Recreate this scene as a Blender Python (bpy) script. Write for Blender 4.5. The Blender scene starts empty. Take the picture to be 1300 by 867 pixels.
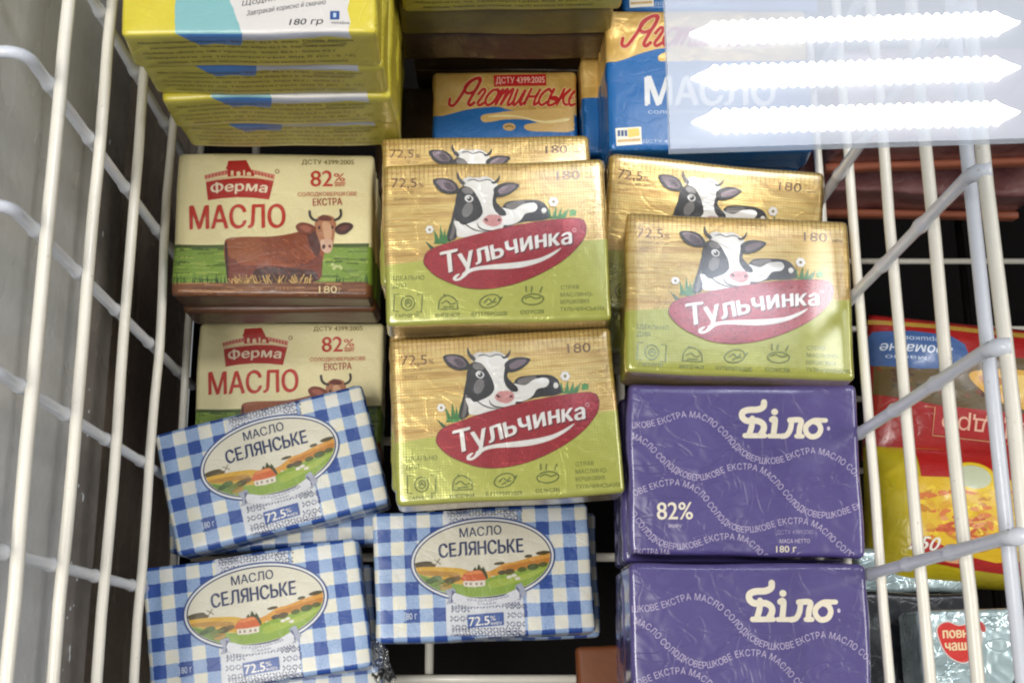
import bpy, bmesh, math, random
import numpy as np
from mathutils import Vector, Matrix, Euler, noise
from mathutils.geometry import tessellate_polygon, delaunay_2d_cdt
SC = bpy.context.scene
C = SC.collection
R = math.radians

# ------------------------------------------------------------------ camera, world, lamps, exposure
cam = bpy.data.cameras.new('camera')
cam.sensor_width = 36
cam.lens = 36 * 1600 / 1300
cam.shift_x = 33 / 1300
cam.clip_start, cam.clip_end = .01, 50
co = bpy.data.objects.new('camera', cam)
C.objects.link(co)
co.location = (0, 0, .80)
co.rotation_euler = (R(14.86), 0, 0)
SC.camera = co

w = bpy.data.worlds.new('World')
SC.world = w
w.use_nodes = True
w.node_tree.nodes['Background'].inputs[0].default_value = (.93, .97, 1, 1)
w.node_tree.nodes['Background'].inputs[1].default_value = .34


def area_lamp(name, loc, target, sx, sy, watts, col):
    l = bpy.data.lights.new(name, 'AREA')
    l.shape = 'RECTANGLE'
    l.size, l.size_y, l.energy, l.color = sx, sy, watts, col
    o = bpy.data.objects.new(name, l)
    C.objects.link(o)
    o.location = loc
    o.rotation_euler = (Vector(target) - Vector(loc)).to_track_quat('-Z', 'Y').to_euler()


area_lamp('added_fill_lamp', (1.75, .20, 1.75), (0, .15, .2), 1.2, .5, 21, (1, .96, .90))  # unseen lamp added to brighten the left liner wall and the packs
area_lamp('added_fill_lamp', (-.62, -.20, 2.2), (0, .15, .2), 1.2, .4, 35, (1, .97, .92))  # unseen lamp added overhead to brighten the packs on the left

SC.view_settings.view_transform = 'Standard'
SC.view_settings.look = 'None'
SC.view_settings.exposure = -.25
SC.cycles.use_denoising = True
SC.cycles.filter_width = 2.1
SC.cycles.max_bounces = 8
SC.cycles.sample_clamp_indirect = 6


# ------------------------------------------------------------------ helpers
def lin(c):
    return tuple((x / 255 / 12.92 if x / 255 <= .04045 else ((x / 255 + .055) / 1.055) ** 2.4) for x in c)


def hx(s):
    return lin([int(s[i:i + 2], 16) for i in (0, 2, 4)])


class NT:
    """tiny node-expression builder"""

    def __init__(s, name):
        s.m = bpy.data.materials.new(name)
        s.m.use_nodes = True
        s.t = s.m.node_tree
        s.b = s.t.nodes['Principled BSDF']

    def n(s, typ, **kw):
        x = s.t.nodes.new(typ)
        for k, v in kw.items():
            setattr(x, k, v)
        return x

    def l(s, a, b):
        s.t.links.new(a, b)

    def put(s, sock, v):
        if hasattr(v, 'is_output'):
            s.l(v, sock)
        else:
            sock.default_value = v if not isinstance(v, tuple) or len(v) == 4 or sock.type == 'VECTOR' else v + (1,)

    def math(s, op, a, b=0.0, c=0.0):
        x = s.n('ShaderNodeMath', operation=op)
        s.put(x.inputs[0], a)
        s.put(x.inputs[1], b)
        s.put(x.inputs[2], c)
        return x.outputs[0]

    def mix(s, f, a, b, mode='MIX'):
        x = s.n('ShaderNodeMix', data_type='RGBA', blend_type=mode)
        s.put(x.inputs[0], f)
        s.put(x.inputs[6], a)
        s.put(x.inputs[7], b)
        return x.outputs[2]

    def obj(s):
        return s.n('ShaderNodeTexCoord').outputs['Object']

    def uv(s):
        sep = s.n('ShaderNodeSeparateXYZ')
        s.l(s.n('ShaderNodeTexCoord').outputs['UV'], sep.inputs[0])
        return sep.outputs[0], sep.outputs[1]

    def scaled(s, vec, sc):
        x = s.n('ShaderNodeMapping')
        s.l(vec, x.inputs[0])
        x.inputs['Scale'].default_value = sc
        return x.outputs[0]

    def noise(s, vec, scale, detail=3, rough=.55, dist=0):
        x = s.n('ShaderNodeTexNoise')
        s.l(vec, x.inputs['Vector'])
        x.inputs['Scale'].default_value = scale
        x.inputs['Detail'].default_value = detail
        x.inputs['Roughness'].default_value = rough
        x.inputs['Distortion'].default_value = dist
        return x.outputs[0]

    def ramp(s, f, stops):
        x = s.n('ShaderNodeValToRGB')
        s.l(f, x.inputs[0])
        e = x.color_ramp.elements
        while len(e) < len(stops):
            e.new(.5)
        for q, (p, c) in zip(e, stops):
            q.position, q.color = p, tuple(c) + (1,)
        return x.outputs[0]

    def bump(s, h, strength, dist, prev=None):
        x = s.n('ShaderNodeBump')
        s.l(h, x.inputs['Height'])
        x.inputs['Strength'].default_value = strength
        x.inputs['Distance'].default_value = dist
        if prev:
            s.l(prev, x.inputs['Normal'])
        return x.outputs[0]

    def set(s, **kw):
        for k, v in kw.items():
            s.put(s.b.inputs[k.replace('_', ' ')], v)
        return s.m


def crinkle(t, amount=1.0):
    """shared wrinkle bump of foil and film: broad dents and sharp fine creases, in the pack's own coordinates"""
    o = t.obj()
    broad = t.noise(o, 55, 2, .5, .4)
    fold = t.noise(t.scaled(o, (1, 1.7, 1)), 30, 2, .5, 1.6)
    ridge = t.math('MINIMUM', t.math('ABSOLUTE', t.math('SUBTRACT', fold, .5)), .03)
    fold2 = t.noise(t.scaled(o, (1.8, .8, 1)), 34, 1, .5, 1.2)
    ridge2 = t.math('MINIMUM', t.math('ABSOLUTE', t.math('SUBTRACT', fold2, .47)), .02)
    b = t.bump(broad, .30 * amount, .004)
    b = t.bump(ridge, .35 * amount, .006, b)
    return t.bump(ridge2, .30 * amount, .006, b)


def ribs(t, prev, vertical, pitch, strength):
    u, v = t.uv()
    s = t.math('SINE', t.math('MULTIPLY', u if vertical else v, 2 * math.pi / pitch))
    return t.bump(s, strength, .0004, prev)


def ink_material(name='printed_ink', rough=.38, amount=1.0, ribbed=0, metal=0.0):
    t = NT(name)
    a = t.n('ShaderNodeVertexColor', layer_name='ink')
    grain = t.noise(t.obj(), 1500, 2)
    col = t.mix(.10, a.outputs[0], t.ramp(grain, [(.35, (.0, .0, .0)), (.65, (1, 1, 1))]), 'OVERLAY')
    b = crinkle(t, amount)
    if ribbed:
        b = ribs(t, b, True, .0011, ribbed)
    return t.set(Base_Color=col, Roughness=rough, Normal=b, Coat_Weight=1.0 if metal else .3, Coat_IOR=2.0 if metal else 1.5, Coat_Roughness=.2 if metal else .16, Metallic=metal)


INK = ink_material()
INK_FOIL = ink_material('printed_ink_on_foil', .27, .8, .05, .40)


def mesh_obj(name, me, parent=None, mat=None):
    o = bpy.data.objects.new(name, me)
    C.objects.link(o)
    if parent:
        o.parent = parent
    if mat:
        me.materials.append(mat)
    return o


def tag(o, label=None, cat=None, group=None, kind=None):
    for k, v in (('label', label), ('category', cat), ('group', group), ('kind', kind)):
        if v:
            o[k] = v
    return o


def empty(name, loc, rot=(0, 0, 0)):
    o = bpy.data.objects.new(name, None)
    o.empty_display_size = .02
    C.objects.link(o)
    o.location, o.rotation_euler = loc, rot
    return o


# ------------------------------------------------------------------ printed artwork (flat shapes laid on a face of a pack)
def homography(q, w, h):
    dst = [(-w / 2, h / 2), (w / 2, h / 2), (w / 2, -h / 2), (-w / 2, -h / 2)]
    A, b = [], []
    for (x, y), (X, Y) in zip(q, dst):
        A += [[x, y, 1, 0, 0, 0, -X * x, -X * y], [0, 0, 0, x, y, 1, -Y * x, -Y * y]]
        b += [X, Y]
    g = np.append(np.linalg.solve(np.array(A, float), np.array(b, float)), 1).reshape(3, 3)

    def f(p):
        r = g @ np.array((p[0], p[1], 1.0))
        return r[0] / r[2], r[1] / r[2]
    return f


def smooth(p, n=6, closed=False):
    p = [np.array(q, float) for q in p]
    out = []
    N = len(p)
    for i in range(N if closed else N - 1):
        a, b, c, d = (p[(i - 1) % N], p[i], p[(i + 1) % N], p[(i + 2) % N]) if closed else (
            p[max(i - 1, 0)], p[i], p[i + 1], p[min(i + 2, N - 1)])
        for k in range(n):
            t = k / n
            out.append(.5 * (2 * b + (c - a) * t + (2 * a - 5 * b + 4 * c - d) * t * t + (3 * b - a - 3 * c + d) * t ** 3))
    if not closed:
        out.append(p[-1])
    return [tuple(q) for q in out]


_txt, _adv = {}, {}


def fill_outlines(me):
    """closed outlines of letters -> triangles; overlapping strokes merge, counters stay open (non-zero winding)"""
    nb = {}
    for e in me.edges:
        a, b = e.vertices
        nb.setdefault(a, []).append(b)
        nb.setdefault(b, []).append(a)
    seen, loops = set(), []
    for k in sorted(nb):
        if k in seen:
            continue
        loop, cur, prev = [], k, None
        while cur not in seen:
            seen.add(cur)
            loop.append(cur)
            nx = [q for q in nb[cur] if q != prev and q not in seen]
            prev = cur
            if not nx:
                break
            cur = min(nx)
        out = []
        for q in loop:
            p = tuple(me.vertices[q].co[:2])
            if not out or math.hypot(p[0] - out[-1][0], p[1] - out[-1][1]) > 1e-4:
                out.append(p)
        if len(out) > 2:
            loops.append(out)
    pts, edges = [], []
    for l in loops:
        b = len(pts)
        pts += [Vector(p) for p in l]
        edges += [(b + i, b + (i + 1) % len(l)) for i in range(len(l))]
    V, _, T = delaunay_2d_cdt(pts, edges, [], 0, 1e-6)[:3]
    segs = np.array([(l[i - 1][0], l[i - 1][1], l[i][0], l[i][1]) for l in loops for i in range(len(l))])
    keep = []
    for t in T:
        cx, cy = sum(V[i].x for i in t) / 3, sum(V[i].y for i in t) / 3
        up = (segs[:, 1] <= cy) & (segs[:, 3] > cy)
        dn = (segs[:, 1] > cy) & (segs[:, 3] <= cy)
        side = (segs[:, 2] - segs[:, 0]) * (cy - segs[:, 1]) - (cx - segs[:, 0]) * (segs[:, 3] - segs[:, 1])
        if int((up & (side > 0)).sum()) - int((dn & (side < 0)).sum()):
            keep.append(tuple(t))
    return [tuple(v[:2]) for v in V], keep


def glyphs(body):
    """outline triangles of a string set in Blender's own font, one unit = font size"""
    key = body
    if key not in _txt:
        cu = bpy.data.curves.new('type', 'FONT')
        cu.body = body
        cu.resolution_u = 4
        cu.fill_mode = 'NONE'
        ob = bpy.data.objects.new('type', cu)
        C.objects.link(ob)
        bpy.context.view_layer.update()
        me = bpy.data.meshes.new_from_object(ob.evaluated_get(bpy.context.evaluated_depsgraph_get()))
        _txt[key] = fill_outlines(me)
        bpy.data.objects.remove(ob)
        bpy.data.curves.remove(cu)
        bpy.data.meshes.remove(me)
    return _txt[key]


def advance(ch):
    if ch not in _adv:
        w0 = max(x for x, y in glyphs('HH')[0])
        _adv[ch] = max(x for x, y in glyphs('H' + ch + 'H')[0]) - w0
    return _adv[ch]


CAP = .70


class Art:
    """collects coloured flat shapes in the sheet coordinates of one face; build() lays them on that face as one mesh"""

    def __init__(s, fmap):
        s.f = fmap
        s.v, s.t, s.c, s.z = [], [], [], []
        s.layer = 0

    def tris(s, pts, tris, col, step=True):
        b = len(s.v)
        s.v += [s.f(p) for p in pts]
        s.z += [s.layer] * len(pts)
        for t in tris:
            for k in range(1, len(t) - 1):
                s.t.append((b + t[0], b + t[k], b + t[k + 1]))
                s.c.append(col)
        if step:
            s.layer += 1

    def poly(s, pts, col, smo=0, step=True):
        if smo:
            pts = smooth(pts, smo, True)
        tr = tessellate_polygon([[Vector((p[0], p[1], 0)) for p in pts]])
        s.tris(pts, tr, col, step)

    def ell(s, cx, cy, rx, ry, col, rot=0, n=36, step=True):
        c, q = math.cos(R(rot)), math.sin(R(rot))
        pts = [(cx + rx * math.cos(a) * c - ry * math.sin(a) * q, cy + rx * math.cos(a) * q + ry * math.sin(a) * c)
               for a in (2 * math.pi * k / n for k in range(n))]
        s.tris(pts, [tuple(range(n))], col, step) if n < 12 else s.poly(pts, col, 0, step)

    def ring(s, cx, cy, rx, ry, wd, col, rot=0, n=72):
        c, q = math.cos(R(rot)), math.sin(R(rot))
        pts = []
        for k in range(n):
            a = 2 * math.pi * k / n
            for e in (0, wd):
                x, y = (rx - e) * math.cos(a), (ry - e) * math.sin(a)
                pts.append((cx + x * c - y * q, cy + x * q + y * c))
        s.tris(pts, [(2 * k, 2 * k + 1, (2 * k + 3) % (2 * n), (2 * k + 2) % (2 * n)) for k in range(n)], col)

    def line(s, pts, wd, col, smo=5, taper=False, step=True):
        if smo and len(pts) > 2:
            pts = smooth(pts, smo)
        n = len(pts)
        out = []
        for i, p in enumerate(pts):
            a, b = pts[max(i - 1, 0)], pts[min(i + 1, n - 1)]
            dx, dy = b[0] - a[0], b[1] - a[1]
            L = math.hypot(dx, dy) or 1
            k = wd / 2 * (1 if not taper else (1 - abs(2 * i / (n - 1) - 1) ** 2) * .9 + .1)
            out += [(p[0] - dy / L * k, p[1] + dx / L * k), (p[0] + dy / L * k, p[1] - dx / L * k)]
        s.tris(out, [(2 * i, 2 * i + 1, 2 * i + 3, 2 * i + 2) for i in range(n - 1)], col, False)
        if wd > 6:
            for p in (pts[0], pts[-1]):
                if not taper:
                    s.ell(p[0], p[1], wd / 2, wd / 2, col, 0, 10, False)
        if step:
            s.layer += 1

    def text(s, body, p0, p1, height, col, bold=.0, shear=0.0, step=True):
        """string with its baseline from p0 to p1, capitals HEIGHT tall (sheet y runs down)"""
        if bold >= .006:
            for q in (-1, 1):
                d = np.array(p1, float) - np.array(p0, float)
                d = d / np.hypot(*d) * bold * height / CAP * q
                d = d + np.array((d[1], -d[0])) * .5
                s.text(body, np.array(p0) + d, np.array(p1) + d, height, col, 0, shear)
            return
        v, t = glyphs(body)
        x0, x1 = min(p[0] for p in v), max(p[0] for p in v)
        ex = np.array(p1, float) - np.array(p0, float)
        L = np.hypot(*ex)
        up = np.array((ex[1], -ex[0])) / L * height / CAP
        ex = ex / (x1 - x0)
        s.tris([tuple(np.array(p0) + ex * (p[0] - x0) + (up + ex / np.hypot(*ex) * shear * height / CAP) * p[1]) for p in v], t, col, step)

    def path_text(s, body, pts, height, col, bold=0.0, shear=0.0, grow=None):
        """string spread along a curve"""
        if bold >= .006:
            for q in (-1, 1):
                e = bold * height / CAP * q
                s.path_text(body, [(x + e, y - e * .5) for x, y in pts], height, col, 0, shear, grow)
            return
        pts = np.array(smooth(pts, 12))
        seg = np.hypot(*(pts[1:] - pts[:-1]).T)
        cum = np.concatenate([[0], np.cumsum(seg)])
        adv = [advance(c) * (1 if not grow else grow(i / max(len(body) - 1, 1))) for i, c in enumerate(body)]
        k = cum[-1] / sum(adv)
        x = 0
        for i, ch in enumerate(body):
            g = 1 if not grow else grow(i / max(len(body) - 1, 1))
            if ch != ' ':
                m = min(max((x + adv[i] / 2) * k, 0), cum[-1] - 1e-6)
                j = min(int(np.searchsorted(cum, m, 'right')) - 1, len(seg) - 1)
                d = (pts[j + 1] - pts[j]) / seg[j]
                o = pts[j] + d * (m - cum[j])
                up = np.array((d[1], -d[0])) * height / CAP * g
                v, t = glyphs(ch)
                mx = (min(p[0] for p in v) + max(p[0] for p in v)) / 2
                s.tris([tuple(o + d * (p[0] - mx) * k * g + (up + d * shear * height * g / CAP) * p[1]) for p in v], t, col, False)
            x += adv[i]
        s.layer += 1

    def build(s, name, parent, place, base=.00010, mat=None, maxedge=.0025, step=.000015):
        me = bpy.data.meshes.new(name)
        bm = bmesh.new()
        cl = bm.loops.layers.float_color.new('ink')
        vs = [bm.verts.new((x, y, z)) for (x, y), z in zip(s.v, s.z)]
        for t, c in zip(s.t, s.c):
            a, b, d = (s.v[i] for i in t)
            ar = (b[0] - a[0]) * (d[1] - a[1]) - (b[1] - a[1]) * (d[0] - a[0])
            if abs(ar) < 1e-13:
                continue
            try:
                f = bm.faces.new([vs[i] for i in (t if ar > 0 else t[::-1])])
            except ValueError:
                continue
            f.smooth = True
            for lp in f.loops:
                lp[cl] = tuple(c) + (1,)
        for _ in range(6):
            es = [e for e in bm.edges if (e.verts[0].co.xy - e.verts[1].co.xy).length > maxedge]
            if not es:
                break
            bmesh.ops.subdivide_edges(bm, edges=es, cuts=1)
            bmesh.ops.triangulate(bm, faces=[f for f in bm.faces if len(f.verts) > 3])
        for v in [v for v in bm.verts if not v.link_faces]:
            bm.verts.remove(v)
        uvl = bm.loops.layers.uv.new('net')
        for f in bm.faces:
            for lp in f.loops:
                lp[uvl].uv = lp.vert.co.xy
        for v in bm.verts:
            v.co = place(v.co.x, v.co.y, base + v.co.z * step)
        bm.normal_update()
        bm.to_mesh(me)
        bm.free()
        return mesh_obj(name, me, parent, mat or INK)


# ------------------------------------------------------------------ wrapped packs
class Pack:
    """a foil-wrapped block: rounded, slightly puffed and dented; origin at the middle of its top face"""

    def __init__(s, w, h, t, seed, r=.0026, puff=.0007, dent=.0005):
        s.w, s.h, s.t, s.seed, s.r, s.puff, s.dent = w, h, t, seed, r, puff, dent
        g = random.Random(seed * 7 + 1)
        s.ox, s.oy = g.uniform(-.0008, .0008), g.uniform(-.0007, .0007)

    def bulge(s, x, y):
        a, b = min(abs(2 * x / s.w), 1), min(abs(2 * y / s.h), 1)
        f = (1 - a ** 6) * (1 - b ** 6)
        n = noise.noise(Vector((x * 30 + s.seed * 3.1, y * 30, s.seed))) * s.dent
        return f * (s.puff * (1 - a * a) * (1 - b * b) + n)

    def edge(s, x, y):
        """drop of the top face inside the rounded rim"""
        d = 0
        ex, ey = max(abs(x) - (s.w / 2 - s.r), 0), max(abs(y) - (s.h / 2 - s.r), 0)
        q = min(math.hypot(ex, ey), s.r)
        return s.r - math.sqrt(max(s.r ** 2 - q * q, 0))

    def top(s, x, y, lift):
        x, y = x + s.ox, y + s.oy
        x = max(-s.w / 2 + .0006, min(s.w / 2 - .0006, x))
        y = max(-s.h / 2 + .0006, min(s.h / 2 - .0006, y))
        return Vector((x, y, s.bulge(x, y) - s.edge(x, y) + lift))

    def front(s, x, y, lift):
        """y runs over the front face, 0 at its middle"""
        k0 = s.dent * 1.7
        return Vector((x, -s.h / 2 - lift + noise.noise(Vector((x * 24, y * 20, s.seed + 50))) * k0, y - s.t / 2))

    def side(s, x, y):
        return 0

    def mesh(s, name, mat, parent):
        def axis(L, n):
            hL = L / 2
            e = [0, s.r * .25, s.r * .6, s.r]
            inner = np.linspace(-hL + s.r, hL - s.r, n)
            return [-hL + q for q in e[:-1]] + list(inner) + [hL - q for q in e[:-1][::-1]]
        X, Y, Z = axis(s.w, 30), axis(s.h, 24), axis(s.t, 8)
        bm = bmesh.new()
        uvl = bm.loops.layers.uv.new('net')
        cache = {}

        def vert(i, j, k):
            key = (i, j, k)
            if key not in cache:
                p = Vector((X[i], Y[j], Z[k]))
                q = Vector((max(-s.w / 2 + s.r, min(s.w / 2 - s.r, p.x)), max(-s.h / 2 + s.r, min(s.h / 2 - s.r, p.y)), max(-s.t / 2 + s.r, min(s.t / 2 - s.r, p.z))))
                d = p - q
                if d.length > 1e-9:
                    p = q + d.normalized() * s.r
                # slumped, uneven outline, then dents
                k0 = s.dent * 1.7
                p.x += noise.noise(Vector((p.y * 28, p.z * 20, s.seed + 40 + (p.x > 0)))) * k0 * (abs(p.x) * 2 / s.w) ** 8
                p.y += noise.noise(Vector((p.x * 24, p.z * 20, s.seed + 50 + (p.y > 0)))) * k0 * (abs(p.y) * 2 / s.h) ** 8
                if k == len(Z) - 1:
                    p.z += s.bulge(p.x, p.y)
                elif i in (0, len(X) - 1):
                    fold = noise.noise(Vector((p.y * 160, p.z * 25, s.seed + i))) * .0007 + noise.noise(Vector((p.y * 60, p.z * 40, s.seed + i))) * .0007
                    p.x += fold * (1 if 2 < k < len(Z) - 3 else 0)
                p.z -= s.t / 2
                cache[key] = bm.verts.new(p)
            return cache[key]

        def face(a, b, c, d, uvf):
            f = bm.faces.new([vert(*q) for q in (a, b, c, d)])
            f.smooth = True
            for lp, q in zip(f.loops, (a, b, c, d)):
                lp[uvl].uv = uvf(*q)
        nx, ny, nz = len(X) - 1, len(Y) - 1, len(Z) - 1
        for i in range(nx):
            for j in range(ny):
                face((i, j, nz), (i + 1, j, nz), (i + 1, j + 1, nz), (i, j + 1, nz), lambda i, j, k: (X[i], Y[j]))
                face((i, j, 0), (i, j + 1, 0), (i + 1, j + 1, 0), (i + 1, j, 0), lambda i, j, k: (X[i], Y[j] - s.h - s.t))
        for i in range(nx):
            for k in range(nz):
                face((i, 0, k), (i + 1, 0, k), (i + 1, 0, k + 1), (i, 0, k + 1), lambda i, j, k: (X[i], -s.h / 2 + Z[k] - s.t / 2))
                face((i, ny, k), (i, ny, k + 1), (i + 1, ny, k + 1), (i + 1, ny, k), lambda i, j, k: (X[i], s.h / 2 + s.t / 2 - Z[k]))
        for j in range(ny):
            for k in range(nz):
                face((0, j, k), (0, j, k + 1), (0, j + 1, k + 1), (0, j + 1, k), lambda i, j, k: (-s.w / 2 + Z[k] - s.t / 2, Y[j]))
                face((nx, j, k), (nx, j + 1, k), (nx, j + 1, k + 1), (nx, j, k + 1), lambda i, j, k: (s.w / 2 + s.t / 2 - Z[k], Y[j]))
        me = bpy.data.meshes.new(name)
        bm.to_mesh(me)
        bm.free()
        return mesh_obj(name, me, parent, mat)


def pack_thing(name, pose, size, seed, mat, label, group=None, cat='butter pack', **kw):
    x, y, z, rz, rx, ry = pose
    root = empty(name, (x, y, z))
    m = Matrix.Rotation(R(rz), 3, 'Z') @ Matrix.Rotation(R(rx), 3, 'X') @ Matrix.Rotation(R(ry), 3, 'Y')
    root.rotation_euler = m.to_euler()
    tag(root, label, cat, group)
    p = Pack(*size, seed, **kw)
    p.mesh('wrapper', mat, root)
    return root, p


# ------------------------------------------------------------------ wrapper materials
def gold_wrapper(name, top_edge_left, top_edge_right, w):
    """gold striped foil with a lime band along the front; v of the band's edge runs from left to right"""
    t = NT(name)
    u, v = t.uv()
    o = t.obj()
    streak = t.noise(t.scaled(o, (14, 420, 60)), 1, 4, .6, .3)
    fine = t.noise(t.scaled(o, (60, 1500, 60)), 1, 2, .6)
    gold = t.ramp(streak, [(.30, hx('b08238')), (.45, hx('cea650')), (.58, hx('e4c876')), (.72, hx('c8a04a'))])
    gold = t.mix(.35, gold, t.ramp(fine, [(.35, hx('a87c3a')), (.65, hx('efd890'))]))
    # printed hairlines that fringe the top edge
    comb = t.math('GREATER_THAN', t.math('SINE', t.math('MULTIPLY', t.math('ADD', u, t.math('MULTIPLY', fine, .0012)), 2 * math.pi / .0021)), .72)
    topf = t.math('SMOOTH_MAX', 0.0, t.math('MULTIPLY', t.math('SUBTRACT', v, .026), 90.0), .1)
    gold = t.mix(t.math('MULTIPLY', comb, t.math('MINIMUM', topf, .55)), gold, hx('8a5a28'))
    grad = (top_edge_right - top_edge_left) / w
    yb = t.math('ADD', t.math('MULTIPLY', u, grad), (top_edge_left + top_edge_right) / 2)
    band = t.math('LESS_THAN', v, yb)
    lime = t.mix(.2, hx('aeb048'), t.ramp(t.noise(o, 300, 3), [(.3, hx('9fa03c')), (.7, hx('c0c258'))]))
    under = t.math('LESS_THAN', v, -.0395)
    col = t.mix(band, gold, lime)
    col = t.mix(under, col, hx('a58f62'))
    b = ribs(t, ribs(t, crinkle(t, .8), False, .0012, .06), True, .0013, .04)
    return t.set(Base_Color=col, Metallic=t.math('SUBTRACT', .50, t.math('MULTIPLY', band, .28)), Roughness=.27, Normal=b, Coat_Weight=1.0, Coat_IOR=1.9, Coat_Roughness=.22)


def banded(name, stops, rough=.42, amount=1.0, jitter=0.0):
    """flat printed bands by v (metres from the middle of the top, running on down the front)"""
    t = NT(name)
    u, v = t.uv()
    o = t.obj()
    vv = v
    if jitter:
        vv = t.math('ADD', v, t.math('MULTIPLY', t.math('SUBTRACT', t.noise(t.scaled(o, (300, 60, 60)), 1, 3), .5), jitter))
    col = stops[0][1]
    for lim, c in stops[1:]:
        col = t.mix(t.math('LESS_THAN', vv, lim), col, c)
    col = t.mix(.08, col, t.ramp(t.noise(o, 900, 2), [(.35, (0, 0, 0)), (.65, (1, 1, 1))]), 'OVERLAY')
    return t.set(Base_Color=col, Roughness=rough, Normal=crinkle(t, amount), Coat_Weight=.25, Coat_Roughness=.2)


def gingham(name, w, h, pitch, u0, v0):
    """woven blue check: u0, v0 = middle of a dark square, metres from the left and the back edge"""
    t = NT(name)
    u, v = t.uv()
    o = t.obj()
    wob = t.math('MULTIPLY', t.math('SUBTRACT', t.noise(o, 700, 2), .5), .0009)

    def stripe(x, off):
        f = t.math('FRACT', t.math('ADD', t.math('DIVIDE', t.math('ADD', x, t.math('ADD', wob, off)), pitch), 100.25))
        return t.math('LESS_THAN', f, .5)
    a = stripe(u, w / 2 - u0)
    b = stripe(t.math('MULTIPLY', v, -1.0), h / 2 - v0)
    s = t.math('ADD', a, b)
    weave = t.noise(t.scaled(o, (1400, 1400, 1400)), 1, 1)
    cream = t.mix(.5, hx('e8e4d2'), t.ramp(t.noise(o, 60, 2), [(.35, hx('ece6c8')), (.65, hx('e0e3e8'))]))
    light = t.mix(.35, hx('93aed4'), t.ramp(weave, [(.35, hx('7f9fd0')), (.65, hx('b9cae2'))]))
    dark = t.mix(.35, hx('204a9a'), t.ramp(weave, [(.3, hx('183a84')), (.7, hx('2c56a8'))]))
    col = t.mix(t.math('GREATER_THAN', s, .5), cream, light)
    col = t.mix(t.math('GREATER_THAN', s, 1.5), col, dark)
    return t.set(Base_Color=col, Roughness=.42, Normal=crinkle(t, 1.3), Coat_Weight=.3, Coat_Roughness=.2)


def plain(name, col, rough=.5, var=.15, metallic=0.0, amount=0.0, scale=40, col2=None, coat=0.0):
    t = NT(name)
    o = t.obj()
    n = t.noise(o, scale, 4)
    c2 = col2 or tuple(x * .7 for x in col)
    c = t.mix(var, col, t.ramp(n, [(.3, c2), (.7, tuple(min(x * 1.15, 1) for x in col))]))
    kw = dict(Base_Color=c, Roughness=rough, Metallic=metallic, Coat_Weight=coat, Coat_Roughness=.11)
    if amount:
        kw['Normal'] = crinkle(t, amount)
    return t.set(**kw)


# ------------------------------------------------------------------ the setting: chest freezer
def box_bm(bm, x0, x1, y0, y1, z0, z1, bev=0.0):
    r = bmesh.ops.create_cube(bm, size=1)
    for v in r['verts']:
        v.co = Vector(((x0 + x1) / 2 + v.co.x * (x1 - x0), (y0 + y1) / 2 + v.co.y * (y1 - y0), (z0 + z1) / 2 + v.co.z * (z1 - z0)))
    if bev:
        es = list({e for v in r['verts'] for e in v.link_edges})
        bmesh.ops.bevel(bm, geom=es, offset=bev, segments=2, affect='EDGES', profile=.5)


def box(name, dims, mat, parent=None, bev=0.0):
    bm = bmesh.new()
    box_bm(bm, *dims, bev)
    me = bpy.data.meshes.new(name)
    bm.to_mesh(me)
    bm.free()
    return mesh_obj(name, me, parent, mat)


def frost_wall(name, a, b, c, spec=.5):
    t = NT(name)
    o = t.obj()
    n = t.noise(t.scaled(o, (9, 9, 22)), 1, 3, .5, .4)
    f = t.noise(o, 160, 3, .7)
    col = t.ramp(n, [(.3, a), (.5, b), (.7, c)])
    col = t.mix(.25, col, t.ramp(f, [(.4, a), (.6, c)]))
    t.b.inputs['Specular IOR Level'].default_value = spec
    return t.set(Base_Color=col, Roughness=t.math('ADD', .14 if spec > .2 else .5, t.math('MULTIPLY', n, .25)), Normal=t.bump(f, .08, .002))


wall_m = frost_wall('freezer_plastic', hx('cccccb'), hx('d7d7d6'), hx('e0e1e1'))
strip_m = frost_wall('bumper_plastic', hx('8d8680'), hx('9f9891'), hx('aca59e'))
low_m = frost_wall('shade_brown_liner', hx('a08e7e'), hx('b4a190'), hx('c4b2a0'))  # lower liner browner than the wall, its shade put into the colour
dark_m = frost_wall('shade_dark_liner', hx('0b0908'), hx('100d0c'), hx('161210'), .08)  # near-black colour stands for the shade in the deep gaps
fz = empty('chest_freezer', (0, 0, 0))
tag(fz, 'grey plastic chest freezer tub with a dark bumper strip around the white baskets', 'freezer')
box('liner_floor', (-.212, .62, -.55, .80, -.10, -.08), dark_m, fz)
box('liner_wall', (-.25, -.200, -.55, .80, .186, .386), wall_m, fz, .003)
box('liner_wall', (-.28, -.2145, -.55, .80, -.078, .132), low_m, fz)
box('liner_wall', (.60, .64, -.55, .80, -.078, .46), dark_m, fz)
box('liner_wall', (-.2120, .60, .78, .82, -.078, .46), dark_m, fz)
box('liner_wall', (-.2120, .60, -.57, -.53, -.078, .46), wall_m, fz)
st = box('bumper_strip', (-.26, -.2045, -.55, .80, .134, .184), strip_m, fz, .0025)
# beads of water along the strip
rng = random.Random(5)
bm = bmesh.new()
for k in range(17):
    y = rng.uniform(-.02, .16) if k < 13 else rng.uniform(-.1, .3)
    r = rng.uniform(.0004, .0008)
    ret = bmesh.ops.create_icosphere(bm, subdivisions=2, radius=r)
    zb, st_ = .168 + rng.uniform(-.006, .006), rng.choice((1.5, 3.2))
    for v in ret['verts']:
        v.co = Vector((-.2040 + v.co.x * .5, y + v.co.y * st_, zb + v.co.z))
    for f in bm.faces:
        f.smooth = True
me = bpy.data.meshes.new('water_beads')
bm.to_mesh(me)
bm.free()
bead_m = plain('water', hx('dfe4e8'), .05, .05)
tag(mesh_obj('water_beads', me, fz, bead_m), kind='stuff')

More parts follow.
